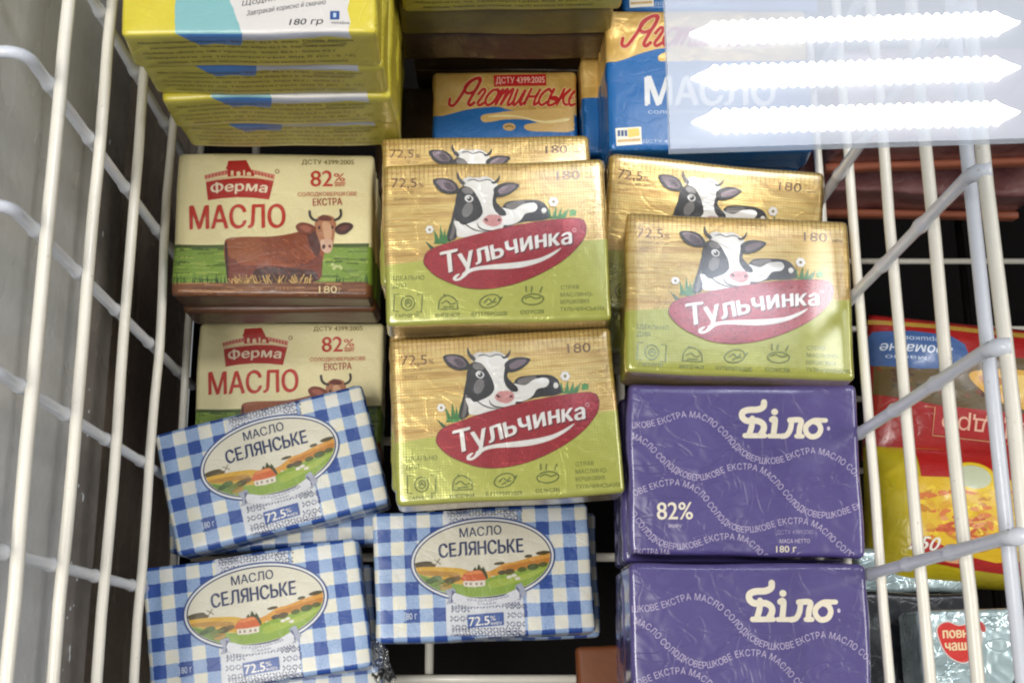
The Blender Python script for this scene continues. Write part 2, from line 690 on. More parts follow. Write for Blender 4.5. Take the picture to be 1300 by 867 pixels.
# ------------------------------------------------------------------ wire baskets
def coated_wire(name, col, dull):
    t = NT(name)
    o = t.obj()
    soft = t.noise(o, 70, 4, .6)
    spot = t.noise(o, 420, 3, .6)
    c = t.mix(t.math('MULTIPLY', soft, .45), col, dull)
    c = t.mix(t.math('MULTIPLY', t.math('GREATER_THAN', spot, .70), .35), c, hx('8a7658'))
    return t.set(Base_Color=c, Roughness=t.math('ADD', .22, t.math('MULTIPLY', soft, .3)), Normal=t.bump(soft, .15, .002), Coat_Weight=.3, Coat_Roughness=.15)


wire_m = coated_wire('white_coated_wire', hx('f2eddf'), hx('cfc9bc'))
blue_lit_wire_m = coated_wire('blue_lit_coated_wire', hx('e2e5ec'), hx('bcc2cf'))  # same coated wire, the bluish light it reflects put into the colour


def tube(name, pts, r, mat, parent, seg=10, welds=()):
    """a bent round wire through the given points, capped"""
    pts = [Vector(p) for p in pts]
    bm = bmesh.new()
    rings = []
    r0 = r
    n = len(pts)
    ref = Vector((.31, .17, .93))
    for i, p in enumerate(pts):
        d = (pts[min(i + 1, n - 1)] - pts[max(i - 1, 0)]).normalized()
        a = d.cross(ref)
        if a.length < .1:
            a = d.cross(Vector((1, 0, 0)))
        a.normalize()
        b = d.cross(a)
        r = r0 * (1 + .30 * sum(math.exp(-((p.z - q) / .0032) ** 2) for q in welds))
        rings.append([bm.verts.new(p + (a * math.cos(2 * math.pi * k / seg) + b * math.sin(2 * math.pi * k / seg)) * r) for k in range(seg)])
    for q, s in zip(rings, rings[1:]):
        for k in range(seg):
            bm.faces.new((q[k], q[(k + 1) % seg], s[(k + 1) % seg], s[k])).smooth = True
    bm.faces.new(rings[0][::-1])
    bm.faces.new(rings[-1])
    bmesh.ops.recalc_face_normals(bm, faces=bm.faces)
    me = bpy.data.meshes.new(name)
    bm.to_mesh(me)
    bm.free()
    return mesh_obj(name, me, parent, mat)


def bend(a, b, c, r, n=6):
    """points of the path a-b-c with the corner at b rounded by r"""
    a, b, c = Vector(a), Vector(b), Vector(c)
    p, q = b + (a - b).normalized() * r, b + (c - b).normalized() * r
    return [p.lerp(b, t).lerp(b.lerp(q, t), t) for t in (k / n for k in range(n + 1))]


def wobble(pts, amp, seed):
    return [Vector(p) + Vector((noise.noise(Vector((seed, i * .37, 1))), 0, noise.noise(Vector((seed, i * .37, 9))))) * amp for i, p in enumerate(pts)]


bk = empty('wire_basket', (0, .15, .08))
tag(bk, 'white coated wire basket holding the piled butter packs', 'wire basket')


def local(root, pts):
    return [Vector(p) - root.location for p in pts]


LZ, RZ = (.351, .300, .244, .185, .124), (.4005, .348, .300, .250, .200, .150, .105)
XL, XR, Y0, Y1, ZF = -.1655, .170, -.16, .40, .085
for i, z in enumerate(LZ):
    tube('long_wire', local(bk, wobble([(XL, y, z) for y in np.linspace(Y0, Y1, 22)], .0012, i)), .0026 - i * .0001, wire_m, bk)
for i, z in enumerate(RZ):
    tube('long_wire', local(bk, wobble([(XR, y, z) for y in np.linspace(Y0, Y1, 22)], .0012, 20 + i)), .0025 - i * .0001, wire_m, bk)
for i in range(14):
    y = .2228 + .0602 * (4 - i)
    if y < Y0 or y > Y1:
        continue
    top = (XL - .0048, y, .3775)
    tube('upright_wire', local(bk, [(XL - .029, y, .3775)] + bend((XL - .029, y, .3775), top, (XL - .0048, y, ZF), .009) + [(XL - .0048, y, z) for z in np.linspace(.3675, ZF, 110)]), .0024, blue_lit_wire_m, bk, 10, [z - bk.location.z for z in LZ])
for i in range(12):
    y = .1655 + .0615 * (4 - i)
    if y < Y0 or y > Y1:
        continue
    tube('upright_wire', local(bk, bend((XR + .004, y, .4025), (XR - .0046, y, .4005), (XR - .0046, y, ZF), .006) + [(XR - .0046, y, z) for z in np.linspace(.393, ZF, 110)]), .0024, blue_lit_wire_m, bk, 10, [z - bk.location.z for z in RZ])
for k in range(4):
    x = -.1414 + .1100 * k
    tube('floor_wire', local(bk, [(x, Y0, ZF - .0045), (x, Y1, ZF - .0045)]), .0025, wire_m, bk)
for k in range(9):
    y = -.0015 + .066 * (k - 2)
    tube('floor_wire', local(bk, [(XL, y, ZF), (XR, y, ZF)]), .0025, wire_m, bk)

nb = empty('wire_basket', (.31, .15, .07))
tag(nb, 'neighbouring wire basket on the right with red and yellow food packs in it', 'wire basket')
for i, z in enumerate((.377,)):
    tube('long_wire', local(nb, [(.1740, y, z) for y in (Y0, .1, Y1)]), .0025, blue_lit_wire_m, nb)
for k in range(7):
    y = .030 + .0425 * k
    tube('floor_wire', local(nb, [(.172, y, .075), (.44 if k < 6 else .46, y, .075)]), .0018, wire_m, nb)
for k in range(3):
    x = .19 + .1 * k
    tube('floor_wire', local(nb, [(x, Y0, .0705), (x, Y1, .0705)]), .0022, dark_m, nb)


# ------------------------------------------------------------------ colours of the prints
BLK, WHT, RED, DRED = hx('26221f'), hx('ece8e0'), hx('9e1620'), hx('7f0e15')
BRN, GRN, DGR = hx('6b4420'), hx('3d7a36'), hx('2c5a2c')


# ------------------------------------------------------------------ gold pack with a cow
def dress_cow_pack(root, p):
    f = homography([(8, 85), (990, 28), (1052, 748), (48, 805)], p.w, p.h)
    a = Art(f)                                                       # the cow lying in grass
    for tip, base in (((250, 372), (275, 440)), ((280, 352), (290, 440)), ((300, 372), (300, 440)), ((322, 345), (315, 430)), ((212, 425), (255, 465)), ((265, 395), (268, 440))):
        a.poly([(base[0] - 14, base[1]), tip, (base[0] + 14, base[1])], GRN if tip[0] > 230 else DGR, step=False)
    for tip, base in (((760, 262), (762, 315)), ((790, 255), (785, 315)), ((815, 262), (805, 315)), ((835, 275), (815, 315)), ((745, 280), (770, 315)), ((850, 262), (820, 315))):
        a.poly([(base[0] - 13, base[1]), tip, (base[0] + 13, base[1])], GRN, step=False)
    a.layer += 1
    a.poly([(850, 275), (866, 268), (884, 278), (878, 298), (852, 300)], hx('4d8a3a'))
    a.poly([(545, 285), (565, 250), (610, 238), (700, 233), (742, 250), (758, 285), (752, 318), (640, 335), (560, 360), (535, 320)], BLK, 4)
    a.poly([(565, 262), (600, 245), (650, 240), (640, 268), (600, 285)], hx('77706a'), 3)
    a.poly([(552, 272), (600, 280), (640, 255), (690, 246), (708, 262), (695, 285), (655, 296), (632, 328), (590, 348), (540, 345), (545, 320), (572, 300)], WHT, 4)
    a.ell(737, 280, 11, 13, WHT)
    a.poly([(345, 250), (328, 330), (312, 418), (350, 415), (366, 360), (358, 300)], BLK, 3)
    a.poly([(340, 320), (330, 380), (322, 415), (338, 415), (350, 350)], hx('6d6763'), 3)
    a.poly([(342, 335), (352, 372), (366, 408), (470, 392), (556, 362), (556, 300), (470, 300), (400, 345)], WHT, 4)
    a.poly([(356, 192), (385, 178), (412, 190), (440, 225), (462, 268), (464, 300), (446, 325), (404, 346), (378, 352), (360, 335), (350, 290), (342, 245)], BLK, 4)
    a.poly([(508, 196), (538, 200), (522, 240), (545, 268), (568, 290), (562, 308), (535, 304), (514, 282), (502, 248)], BLK, 4)
    a.poly([(362, 172), (384, 150), (430, 138), (482, 138), (512, 150), (526, 172), (512, 205), (507, 250), (518, 284), (545, 312), (556, 340), (520, 358), (470, 350), (452, 330), (466, 300), (460, 265), (440, 225), (412, 188), (384, 178)], WHT, 4)
    a.poly([(370, 150), (400, 135), (430, 142), (470, 132), (505, 145), (490, 152), (430, 150), (390, 162)], hx('d6d2cc'), 3)
    a.line([(395, 152), (420, 147), (445, 155), (480, 146), (510, 158)], 4, BLK)
    a.ell(398, 285, 22, 34, hx('6f6a66'), 20)
    a.ell(395, 200, 26, 15, hx('77726e'), 15)
    a.ell(402, 234, 19, 16, hx('dcd8d2'), 20, step=True)
    a.ell(404, 235, 11, 11, BLK)
    a.ell(400, 231, 4, 4, WHT, n=10)
    a.line([(382, 222), (400, 214), (422, 226)], 5, BLK)
    a.poly([(468, 328), (488, 308), (515, 304), (542, 308), (554, 326), (546, 346), (520, 358), (490, 352), (474, 342)], hx('cf8f8a'), 4)
    a.ell(483, 328, 10, 6, hx('5b3034'), 35, 14)
    a.ell(540, 328, 8, 6, hx('5b3034'), -30, 14)
    a.line([(443, 342), (452, 362), (476, 374), (510, 376), (548, 364)], 6, BLK, 6, True)
    a.line([(382, 340), (400, 356), (440, 376), (500, 384)], 5, BLK, 6, True)
    a.poly([(238, 156), (272, 145), (318, 150), (348, 175), (360, 204), (338, 214), (298, 214), (262, 196)], BLK, 4)
    a.poly([(252, 160), (285, 152), (322, 164), (342, 192), (318, 203), (284, 194)], hx('746267'), 4)
    a.poly([(285, 170), (310, 165), (336, 192), (310, 198)], hx('4e3f46'), 3)
    a.poly([(510, 190), (542, 164), (588, 158), (624, 168), (602, 196), (566, 218), (526, 224)], BLK, 4)
    a.poly([(532, 192), (572, 170), (608, 172), (582, 198), (542, 212)], hx('746267'), 4)
    a.line([(346, 116), (352, 140), (366, 160), (378, 178)], 13, BLK, 5, True)
    a.line([(350, 140), (372, 158), (384, 172)], 10, hx('4b4642'), 5, True)
    a.line([(535, 126), (528, 146), (512, 160), (498, 158)], 11, BLK, 5, True)
    for cx, cy, r in ((233, 378, 17), (778, 240, 20), (738, 281, 10)):
        for k in range(6):
            a.ell(cx + r * .6 * math.cos(k * 1.047), cy + r * .6 * math.sin(k * 1.047), r * .5, r * .5, WHT, 0, 10, False)
        a.layer += 1
        a.ell(cx, cy, r * .36, r * .36, hx('8a7a50') if r > 12 else WHT, 0, 10)
    a.build('cow_picture', root, p.top, mat=INK_FOIL)
    b = Art(f)                                                       # red lens with the name
    lens = [(211, 522), (222, 482), (260, 455), (330, 430), (420, 400), (520, 373), (620, 347), (720, 328), (820, 313), (890, 309), (920, 322), (930, 355), (922, 395), (900, 430), (860, 475), (800, 522), (720, 568), (640, 603), (560, 626), (480, 637), (400, 633), (330, 612), (270, 585), (230, 552)]
    b.poly(lens, DRED, 3)
    cx, cy = 570, 470
    b.poly([(cx + (x - cx) * .988, cy + (y - cy) * .98) for x, y in lens], RED, 3)
    word = [(292, 574), (345, 562), (400, 545), (470, 522), (545, 497), (640, 468), (740, 444), (870, 424)]
    for dx, dy, col, bo in ((5, 6, hx('6d0d14'), .034), (0, 0, WHT, .026)):
        b.path_text('Тульчинка', [(x + dx, y + dy) for x, y in word], 82, col, bo, .10, lambda q: 1.12 - .30 * q)
    b.poly([(396, 560), (440, 541), (500, 530), (580, 520), (650, 510), (720, 494), (770, 472), (820, 444), (790, 475), (730, 510), (660, 533), (580, 545), (480, 550), (425, 562), (398, 585), (372, 602), (350, 602), (346, 588), (362, 574), (376, 572), (364, 586), (360, 594), (378, 586)], WHT, 3)
    b.ring(876, 364, 9, 9, 3, hx('d6a0a0'), n=20)
    b.build('name_banner', root, p.top, .00052, INK_FOIL)
    c = Art(f)                                                       # small print
    c.text('72,5', (55, 192), (168, 188), 42, BRN, .004)
    c.text('%', (174, 187), (200, 186), 20, BRN)
    c.text('ВЕРШКОВОГО', (62, 220), (190, 215), 11, hx('8a6230'))
    c.text('ЖИРУ', (66, 250), (130, 247), 11, hx('8a6230'))
    c.build('fat_content_print', root, p.top, mat=INK_FOIL)
    c = Art(f)
    c.text('180', (790, 138), (892, 132), 40, BRN)
    c.text('г нетто', (902, 131), (960, 128), 13, BRN)
    c.text('ДСТУ 4399', (962, 290), (968, 190), 8, hx('a07838'))
    INKG = hx('66732a')
    c.build('weight_print', root, p.top, mat=INK_FOIL)
    c = Art(f)
    c.text('ІДЕАЛЬНО', (78, 606), (218, 600), 19, INKG, .006)
    c.text('ДЛЯ', (80, 640), (138, 637), 19, INKG, .006)
    for i, (x, y, s) in enumerate(((150, 705, 'ГАРНІРІВ'), (328, 698, 'ВИПІЧКИ'), (512, 688, 'БУТЕРБРОДІВ'), (702, 675, 'СОУСІВ'))):
        c.text(s, (x - (52 if i != 2 else 78), y + 66), (x + (52 if i != 2 else 78), y + 60), 15, INKG, .006)
        if i == 0:
            for sx in (-1, 1):
                c.line([(x + sx * 40, y - 38), (x + sx * 62, y - 38), (x + sx * 62, y + 38), (x + sx * 40, y + 38)], 5, INKG, 0)
            c.ring(x, y, 32, 34, 5, INKG)
            c.ring(x + 2, y, 17, 19, 5, INKG, n=30)
            c.line([(x - 6, y + 6), (x, y - 8), (x + 8, y + 4)], 5, INKG)
        elif i == 1:
            c.line([(x - 42, y + 30), (x - 36, y - 10), (x - 10, y - 30), (x + 20, y - 22), (x + 40, y - 2), (x + 42, y + 28)], 5, INKG, 4)
            c.line([(x - 46, y + 32), (x + 46, y + 28)], 5, INKG)
            c.line([(x - 30, y + 8), (x - 8, y - 6), (x + 12, y + 8), (x + 34, y + 2)], 5, INKG)
            c.line([(x - 20, y - 36), (x - 14, y - 24)], 5, INKG)
            c.line([(x - 22, y + 22), (x + 26, y + 18)], 5, INKG)
        elif i == 2:
            c.ring(x, y, 48, 30, 5, INKG, -18)
            c.line([(x - 24, y + 8), (x - 6, y - 10), (x + 10, y + 2), (x + 26, y - 14)], 5, INKG)
            c.line([(x - 12, y + 18), (x + 12, y + 6), (x + 30, y + 2)], 5, INKG)
            c.poly([(x + 38, y - 16), (x + 58, y - 22), (x + 48, y - 4)], INKG)
        else:
            c.ring(x, y, 50, 26, 5, INKG, -5)
            c.line([(x - 36, y - 2), (x - 12, y - 12), (x + 14, y - 4), (x + 36, y - 12)], 5, INKG)
            for q in (-30, -8, 30):
                c.line([(x + q, y - 30), (x + q * 1.2 + 4, y - 58)], 5, INKG)
    c.build('serving_icons', root, p.top, mat=INK_FOIL)
    c = Art(f)
    for k, s in enumerate(('СТРАВ', 'МАСЛЯНО-', 'ВЕРШКОВИХ', 'ТУЛЬЧИНСЬКИХ')):
        c.text(s, (825, 628 + k * 32), (905 + (0, 62, 50, 118)[k], 622 + k * 31), 17, INKG, .004)
    c.build('slogan_print', root, p.top, mat=INK_FOIL)


lime_l = .0375 - .63 * .075
lime_r = .0375 - .507 * .075
gold_m = gold_wrapper('gold_foil', lime_l, lime_r, .1)
SZ = (.1005, .0755, .0245)
COWP = 'gold cow butter packs with lime bands'
for pose, seed, label in (
        ((.0044, .1885, .2651, 1.74, 2.3, -.6), 1, 'upper of the two gold cow packs with clear red banners'),
        ((.0087, .1122, .2500, 3.43, .3, .16), 2, 'lower of the two gold cow packs with clear red banners, above a gingham pack'),
        ((.1125, .1640, .2635, -2.41, -2.6, 0), 3, 'gold cow pack washed pale by lamp glare, lying right above a purple pack'),
        ((.1067, .1990, .2365, -5.71, 7.5, 0), 4, 'gold cow pack peeking out askew behind the glaring one beside the right basket wall'),
        ((.0003, .2145, .2368, .71, 0, 0), 5, 'gold cow pack of which only a top strip with ears shows')):
    root, p = pack_thing('butter_pack', pose, (SZ[0] * (1.02 if seed == 4 else 1),) + SZ[1:], seed, gold_m, label, COWP)
    dress_cow_pack(root, p)


# ------------------------------------------------------------------ cream pack with a brown cow
def dress_farm_pack(root, p):
    f = homography([(105, 48), (1087, 66), (1066, 776), (62, 765)], p.w, p.h)
    RD, R2 = hx('b3261d'), hx('c2311f')
    a = Art(f)                                                       # meadow, cow and plank
    a.poly([(66, 512), (300, 508), (700, 506), (1082, 503), (1074, 706), (55, 706)], hx('7c9a38'))
    r = random.Random(3)
    for k in range(130):
        x, y = r.uniform(70, 1070), r.uniform(520, 690)
        a.line([(x - r.uniform(10, 60), y), (x + r.uniform(10, 60), y + r.uniform(-5, 5))], r.uniform(4, 11), r.choice((hx('67822a'), hx('9aac48'), hx('97ae48'), hx('4f6a24'))), 0, step=False)
    a.layer += 1
    a.poly([(66, 504), (300, 512), (700, 507), (1080, 502), (1079, 522), (700, 524), (300, 526), (66, 522)], hx('46581c'))
    for k in range(90):
        x = r.uniform(66, 1065)
        a.poly([(x - 5, 706), (x + r.uniform(-9, 9), r.uniform(640, 690)), (x + 5, 706)], r.choice((hx('2f5218'), hx('44702a'), hx('21400f'))), step=False)
    a.layer += 1
    a.poly([(58, 698), (1074, 693), (1066, 776), (62, 772)], hx('7a4a2a'))
    for k in range(46):
        x, y = r.uniform(60, 1000), r.uniform(700, 772)
        a.line([(x, y), (x + r.uniform(60, 240), y + r.uniform(-3, 3))], r.uniform(3, 9), r.choice((hx('5c3219'), hx('96623a'), hx('6b3d20'), hx('b07c4e'))), 0, step=False)
    a.layer += 1
    A, B, D = hx('9a4e2b'), hx('783620'), hx('431d16')
    a.poly([(332, 505), (345, 480), (400, 471), (480, 470), (560, 469), (640, 459), (720, 440), (780, 424), (806, 440), (816, 490), (830, 545), (815, 620), (790, 685), (740, 700), (640, 690), (540, 697), (430, 690), (356, 698), (345, 640), (331, 570)], A, 4)
    a.poly([(360, 480), (440, 474), (500, 478), (520, 540), (480, 600), (400, 590), (355, 560)], hx('9a5630'), 4)
    a.poly([(520, 480), (640, 465), (740, 445), (780, 470), (760, 560), (700, 610), (600, 590), (540, 560)], hx('8c4526'), 4)
    a.poly([(340, 560), (420, 610), (540, 610), (660, 620), (740, 600), (812, 560), (820, 620), (795, 690), (640, 692), (430, 692), (352, 698), (342, 640)], B, 4)
    a.poly([(480, 640), (560, 620), (700, 630), (780, 640), (790, 690), (640, 695), (500, 695)], D, 4)
    for k in range(150):
        x, y = r.uniform(350, 800), r.uniform(482, 670)
        if y < 475 + max(0, (640 - x)) * .02:
            continue
        tone = r.choice((hx('b4673c'), hx('8a4325'), hx('a85a33'))) if y < 575 else r.choice((hx('5c2617'), hx('6f3320'), hx('843f26')))
        a.line([(x - r.uniform(4, 14), y - 4), (x, y), (x + r.uniform(4, 12), y + r.uniform(4, 12))], r.uniform(3, 6), tone, 2, True, False)
    a.layer += 1
    a.poly([(334, 510), (344, 500), (352, 600), (352, 690), (340, 640)], D, 3)
    a.poly([(745, 440), (790, 440), (812, 500), (800, 570), (770, 540), (750, 490)], hx('54241a'), 4)
    a.poly([(783, 405), (800, 372), (840, 362), (878, 374), (890, 412), (882, 460), (872, 520), (852, 548), (826, 532), (806, 490), (790, 445)], hx('b27652'), 4)
    a.poly([(822, 400), (850, 395), (868, 430), (862, 490), (838, 490), (824, 440)], hx('d6a782'), 4)
    a.poly([(800, 385), (820, 362), (850, 366), (872, 384), (850, 392), (824, 390)], hx('6a2d1c'), 3)
    a.poly([(812, 490), (842, 482), (872, 492), (866, 540), (842, 553), (818, 534)], hx('d9b197'), 4)
    a.ell(828, 520, 9, 12, hx('4a2018'), 20, 14, False)
    a.ell(858, 518, 7, 9, hx('7a4433'), -20, 14, False)
    a.ell(806, 425, 7, 9, D, 0, 12, False)
    a.ell(872, 424, 6, 9, D, 0, 12)
    a.poly([(688, 420), (714, 399), (760, 406), (792, 430), (752, 458), (712, 455)], hx('7d3a24'), 4)
    a.poly([(708, 424), (735, 412), (770, 430), (742, 446)], hx('a8604a'), 3)
    a.poly([(884, 428), (918, 402), (962, 403), (974, 424), (936, 458), (896, 456)], D, 4)
    a.poly([(900, 430), (930, 414), (955, 418), (930, 442)], hx('6b3a30'), 3)
    a.line([(758, 344), (762, 368), (776, 384), (796, 390)], 13, hx('3c3330'), 5)
    a.line([(912, 338), (914, 362), (902, 380), (884, 388)], 12, hx('3c3330'), 5)
    for k in range(70):
        cx = r.choice((390, 440, 545, 590, 690, 720))
        x = r.gauss(cx, 30)
        a.line([(x, 702), (x + r.uniform(-30, 30), r.uniform(655, 690))], 5, r.choice((hx('b98f4c'), hx('d2ac66'), hx('8c6a32'))), 0, step=False)
    a.layer += 1
    for k in range(5):
        a.ell(r.uniform(870, 920), r.uniform(590, 630), 9, 9, hx('c3cf86'), 0, 10, False)
    a.build('cow_picture', root, p.top)
    b = Art(f)                                                       # farmhouse sign
    for sx in ((232, 344, 178, 158, 140, 172), (472, 584, 150, 135, 158, 178)):
        pass
    b.poly([(232, 160), (290, 146), (350, 134), (352, 158), (300, 166), (236, 180)], hx('d98f77'))
    b.poly([(470, 132), (530, 146), (586, 158), (582, 182), (520, 166), (470, 156)], hx('d98f77'))
    for k in range(7):
        b.line([(238 + k * 17, 176 - k * 4), (242 + k * 17, 160 - k * 4)], 5, RD, 0, step=False)
        b.line([(476 + k * 16, 154 + k * 4), (474 + k * 16, 138 + k * 4)], 5, RD, 0, step=False)
    b.layer += 1
    b.poly([(352, 88), (442, 85), (452, 104), (466, 132), (484, 156), (480, 172), (350, 172), (348, 132), (340, 128), (348, 108)], RD)
    for x, w_, h_ in ((372, 14, 22), (404, 20, 18), (432, 10, 24), (456, 22, 14)):
        b.poly([(x - w_ / 2, 164), (x - w_ / 2, 164 - h_), (x, 158 - h_), (x + w_ / 2, 164 - h_), (x + w_ / 2, 164)], hx('ead0a8'), step=False)
    b.layer += 1
    b.poly([(236, 182), (300, 172), (410, 164), (500, 168), (584, 182), (582, 192), (500, 178), (410, 174), (300, 182), (240, 194)], hx('e6c9a0'))
    b.poly([(240, 194), (300, 184), (410, 175), (500, 178), (580, 190), (556, 284), (480, 275), (400, 272), (320, 277), (250, 286)], RD)
    b.path_text('Ферма', [(262, 252), (330, 244), (400, 241), (470, 242), (548, 250)], 46, hx('f1dfc2'), .035, .06)
    b.ring(597, 142, 11, 11, 4, hx('8d6a4c'), n=20)
    b.build('farm_sign', root, p.top)
    c = Art(f)                                                       # lettering
    c.text('МАСЛО', (160, 430), (636, 424), 112, R2, .018)
    c.build('title_lettering', root, p.top, .00042)
    c = Art(f)
    c.text('ДСТУ 4399:2005', (720, 108), (980, 110), 22, hx('7a6a2a'), .006)
    c.text('82', (764, 218), (872, 218), 78, R2, .012)
    c.text('%', (880, 194), (934, 194), 40, R2, .006)
    c.line([(880, 202), (936, 202)], 5, R2)
    c.text('ЖИРУ', (882, 220), (934, 220), 12, R2, .01)
    c.text('СОЛОДКОВЕРШКОВЕ', (700, 268), (994, 266), 19, hx('c0503a'))
    c.text('ЕКСТРА', (775, 316), (920, 312), 34, hx('a62a1c'), .008)
    c.build('fat_content_print', root, p.top, .00042)
    c = Art(f)
    c.text('180', (804, 750), (893, 749), 34, hx('e4cf9a'), .004)
    c.text('г', (902, 748), (914, 748), 22, hx('c9a878'))
    c.build('weight_print', root, p.top, .00090)


farm_m = banded('cream_paper', [(0, hx('f0e4b0')), (-.0115, hx('7c9a38')), (-.0310, hx('6f4426')), (-.0395, hx('4a2c1c'))], .45)
for pose, seed, label in (((-.1078, .2216, .1969, -.28, 3.04, 1.25), 11, 'cream pack with a whole brown cow on meadow, under the yellow stack'),
                          ((-.1061, .1491, .1368, .26, 0, .3), 12, 'cream pack half hidden by the tilted gingham pack, its cow covered')):
    root, p = pack_thing('butter_pack', pose, SZ, seed, farm_m, label, 'cream butter packs with red lettering')
    dress_farm_pack(root, p)


# ------------------------------------------------------------------ blue gingham pack
def dress_gingham_pack(root, p):
    f = homography([(40, 84), (1224, 28), (1270, 722), (72, 768)], p.w, p.h)
    NV, BL = hx('27335c'), hx('33569c')
    a = Art(f)                                                       # embroidered strip
    lt = hx('d9dbe0')
    a.poly([(438, 62), (836, 42), (892, 744), (462, 754)], lt)
    r = random.Random(8)
    col = (hx('5f6478'), hx('8c93a8'), hx('454b66'))

    def motif(x, y, s):
        for dx, dy in ((-1, -1), (1, -1), (-1, 1), (1, 1)):
            a.line([(x + dx * s * .3, y + dy * s * .3), (x + dx * s, y + dy * s * .7), (x + dx * s * .8, y + dy * s * 1.1)], 6, r.choice(col), 3, step=False)
        a.poly([(x - s * .3, y), (x, y - s * .3), (x + s * .3, y), (x, y + s * .3)], r.choice(col), step=False)
    for q in range(15):
        y = 84 + q * 47
        for e in range(3):
            x = 452 + q * 1.6
            motif(x + 26 + e * 34 + (q % 2) * 6, y, 13)
            motif(x + 404 - e * 34 - (q % 2) * 6, y - 16, 13)
    for q in range(11):
        x = 470 + q * 34
        for y in (72, 100, 590, 738):
            motif(x + (y - 70) * .06, y - q * 1.5, 11)
        for y in (708,):
            motif(x + 36, y, 11)
    a.layer += 1
    a.poly([(640, 62), (662, 44), (684, 62), (662, 82)], NV)
    a.build('embroidered_strip', root, p.top)
    b = Art(f)                                                       # oval with a village
    cx, cy, rx, ry, ro = 656, 338, 398, 226, -3.5
    b.ell(cx, cy, rx, ry, hx('2f4a86'), ro, 90)
    b.ell(cx, cy, rx - 9, ry - 9, hx('e3e4e4'), ro, 90)
    b.ell(cx, cy, rx - 20, ry - 20, NV, ro, 90)
    b.ell(cx, cy, rx - 27, ry - 27, hx('dfdac6'), ro, 90)

    def clip(pts):
        c, s = math.cos(R(ro)), math.sin(R(ro))
        out = []
        for x, y in smooth(pts, 5, True):
            X, Y = (x - cx) * c + (y - cy) * s, -(x - cx) * s + (y - cy) * c
            k = math.hypot(X / (rx - 29), Y / (ry - 29))
            if k > 1:
                X, Y = X / k, Y / k
            out.append((cx + X * c - Y * s, cy + X * s + Y * c))
        return out
    b.poly(clip([(270, 372), (310, 352), (360, 350), (400, 372), (300, 392)]), hx('5b4a22'))
    b.poly(clip([(260, 385), (340, 376), (450, 378), (540, 386), (600, 402), (690, 405), (690, 450), (560, 470), (420, 450), (300, 425), (270, 405)]), hx('d9a92e'))
    b.poly(clip([(300, 400), (400, 398), (520, 410), (520, 430), (400, 425), (310, 415)]), hx('b8862a'))
    b.poly(clip([(640, 412), (700, 398), (770, 362), (830, 352), (930, 325), (1045, 305), (1050, 360), (930, 385), (820, 402), (720, 425)]), hx('d89a3a'))
    b.poly(clip([(760, 380), (850, 362), (960, 340), (1040, 330), (1040, 352), (930, 372), (800, 398)]), hx('c07c26'))
    for q in ((745, 360, 30, 8), (905, 322, 22, 9), (985, 304, 40, 11), (330, 358, 50, 11)):
        b.ell(q[0], q[1], q[2], q[3], hx('4f4420'), -6, 20, False)
    b.layer += 1
    b.poly(clip([(275, 410), (350, 425), (450, 455), (560, 470), (680, 440), (780, 410), (930, 385), (1045, 355), (1030, 420), (940, 480), (800, 545), (640, 566), (480, 540), (360, 500), (300, 450)]), hx('8aa83a'))
    b.poly(clip([(700, 450), (820, 430), (940, 400), (1010, 380), (930, 430), (800, 470), (700, 490)]), hx('a5b94a'))
    b.poly(clip([(300, 420), (360, 436), (420, 470), (440, 500), (380, 500), (320, 465)]), hx('6a8a2a'))
    for x, y, s, cc in ((400, 440, 34, '4e6a22'), (440, 462, 40, '6f7c2a'), (480, 448, 34, '5a4f22'), (510, 440, 28, '7a5a26'), (370, 452, 26, '3f5a1e'), (455, 480, 34, 'b08a3a'),
                        (760, 408, 24, '4e4420'), (800, 404, 30, '5a4a22'), (870, 392, 26, '56601f'), (930, 378, 34, '4a5620'), (985, 366, 26, '5a5a22')):
        b.ell(x, y, s, s * .5, hx(cc), -8, 18, False)
    b.layer += 1
    b.poly([(600, 410), (612, 378), (622, 392), (632, 362), (648, 388), (656, 376), (672, 404), (684, 440), (640, 440)], hx('3f4a26'), 2)
    b.poly([(536, 448), (560, 408), (600, 398), (644, 396), (668, 430), (674, 446), (610, 452)], hx('d2652c'), 2)
    b.poly([(556, 412), (600, 400), (640, 398), (650, 410), (580, 420)], hx('e38a4a'), 2)
    b.poly([(548, 452), (610, 452), (670, 447), (668, 478), (610, 484), (552, 480)], hx('e6dccb'))
    for x in (565, 590, 622, 648):
        b.poly([(x - 6, 460), (x + 6, 460), (x + 6, 474), (x - 6, 474)], hx('9a8a7a'), step=False)
    b.layer += 1
    b.poly([(398, 372), (408, 346), (420, 372)], hx('e8dfd0'))
    for k in range(4):
        b.line([(408, 350), (408 + 22 * math.cos(.6 + k * 1.57), 350 + 22 * math.sin(.6 + k * 1.57))], 4, hx('6a5a3a'), 0, step=False)
    for x, y in ((800, 432), (826, 424), (846, 440)):
        b.ell(x, y, 15, 8, hx('e4ddd0'), -10, 14, False)
    b.layer += 1
    b.text('МАСЛО', (528, 221), (756, 204), 46, NV, .012)
    b.path_text('СЕЛЯНСЬКЕ', [(414, 330), (520, 320), (640, 313), (760, 306), (882, 300)], 70, NV, .026)
    b.build('village_oval', root, p.top, .00030)
    c = Art(f)                                                       # ribbon and badges
    gr, rb = hx('a4a9bb'), hx('dcdde2')
    c.poly([(452, 500), (500, 488), (512, 512), (498, 566), (456, 574), (474, 540)], gr)
    c.poly([(832, 478), (866, 462), (896, 520), (866, 548), (848, 552)], gr)
    c.poly([(488, 500), (510, 512), (500, 556), (482, 566)], hx('5c6480'))
    c.poly([(836, 478), (852, 492), (866, 536), (850, 548)], hx('5c6480'))
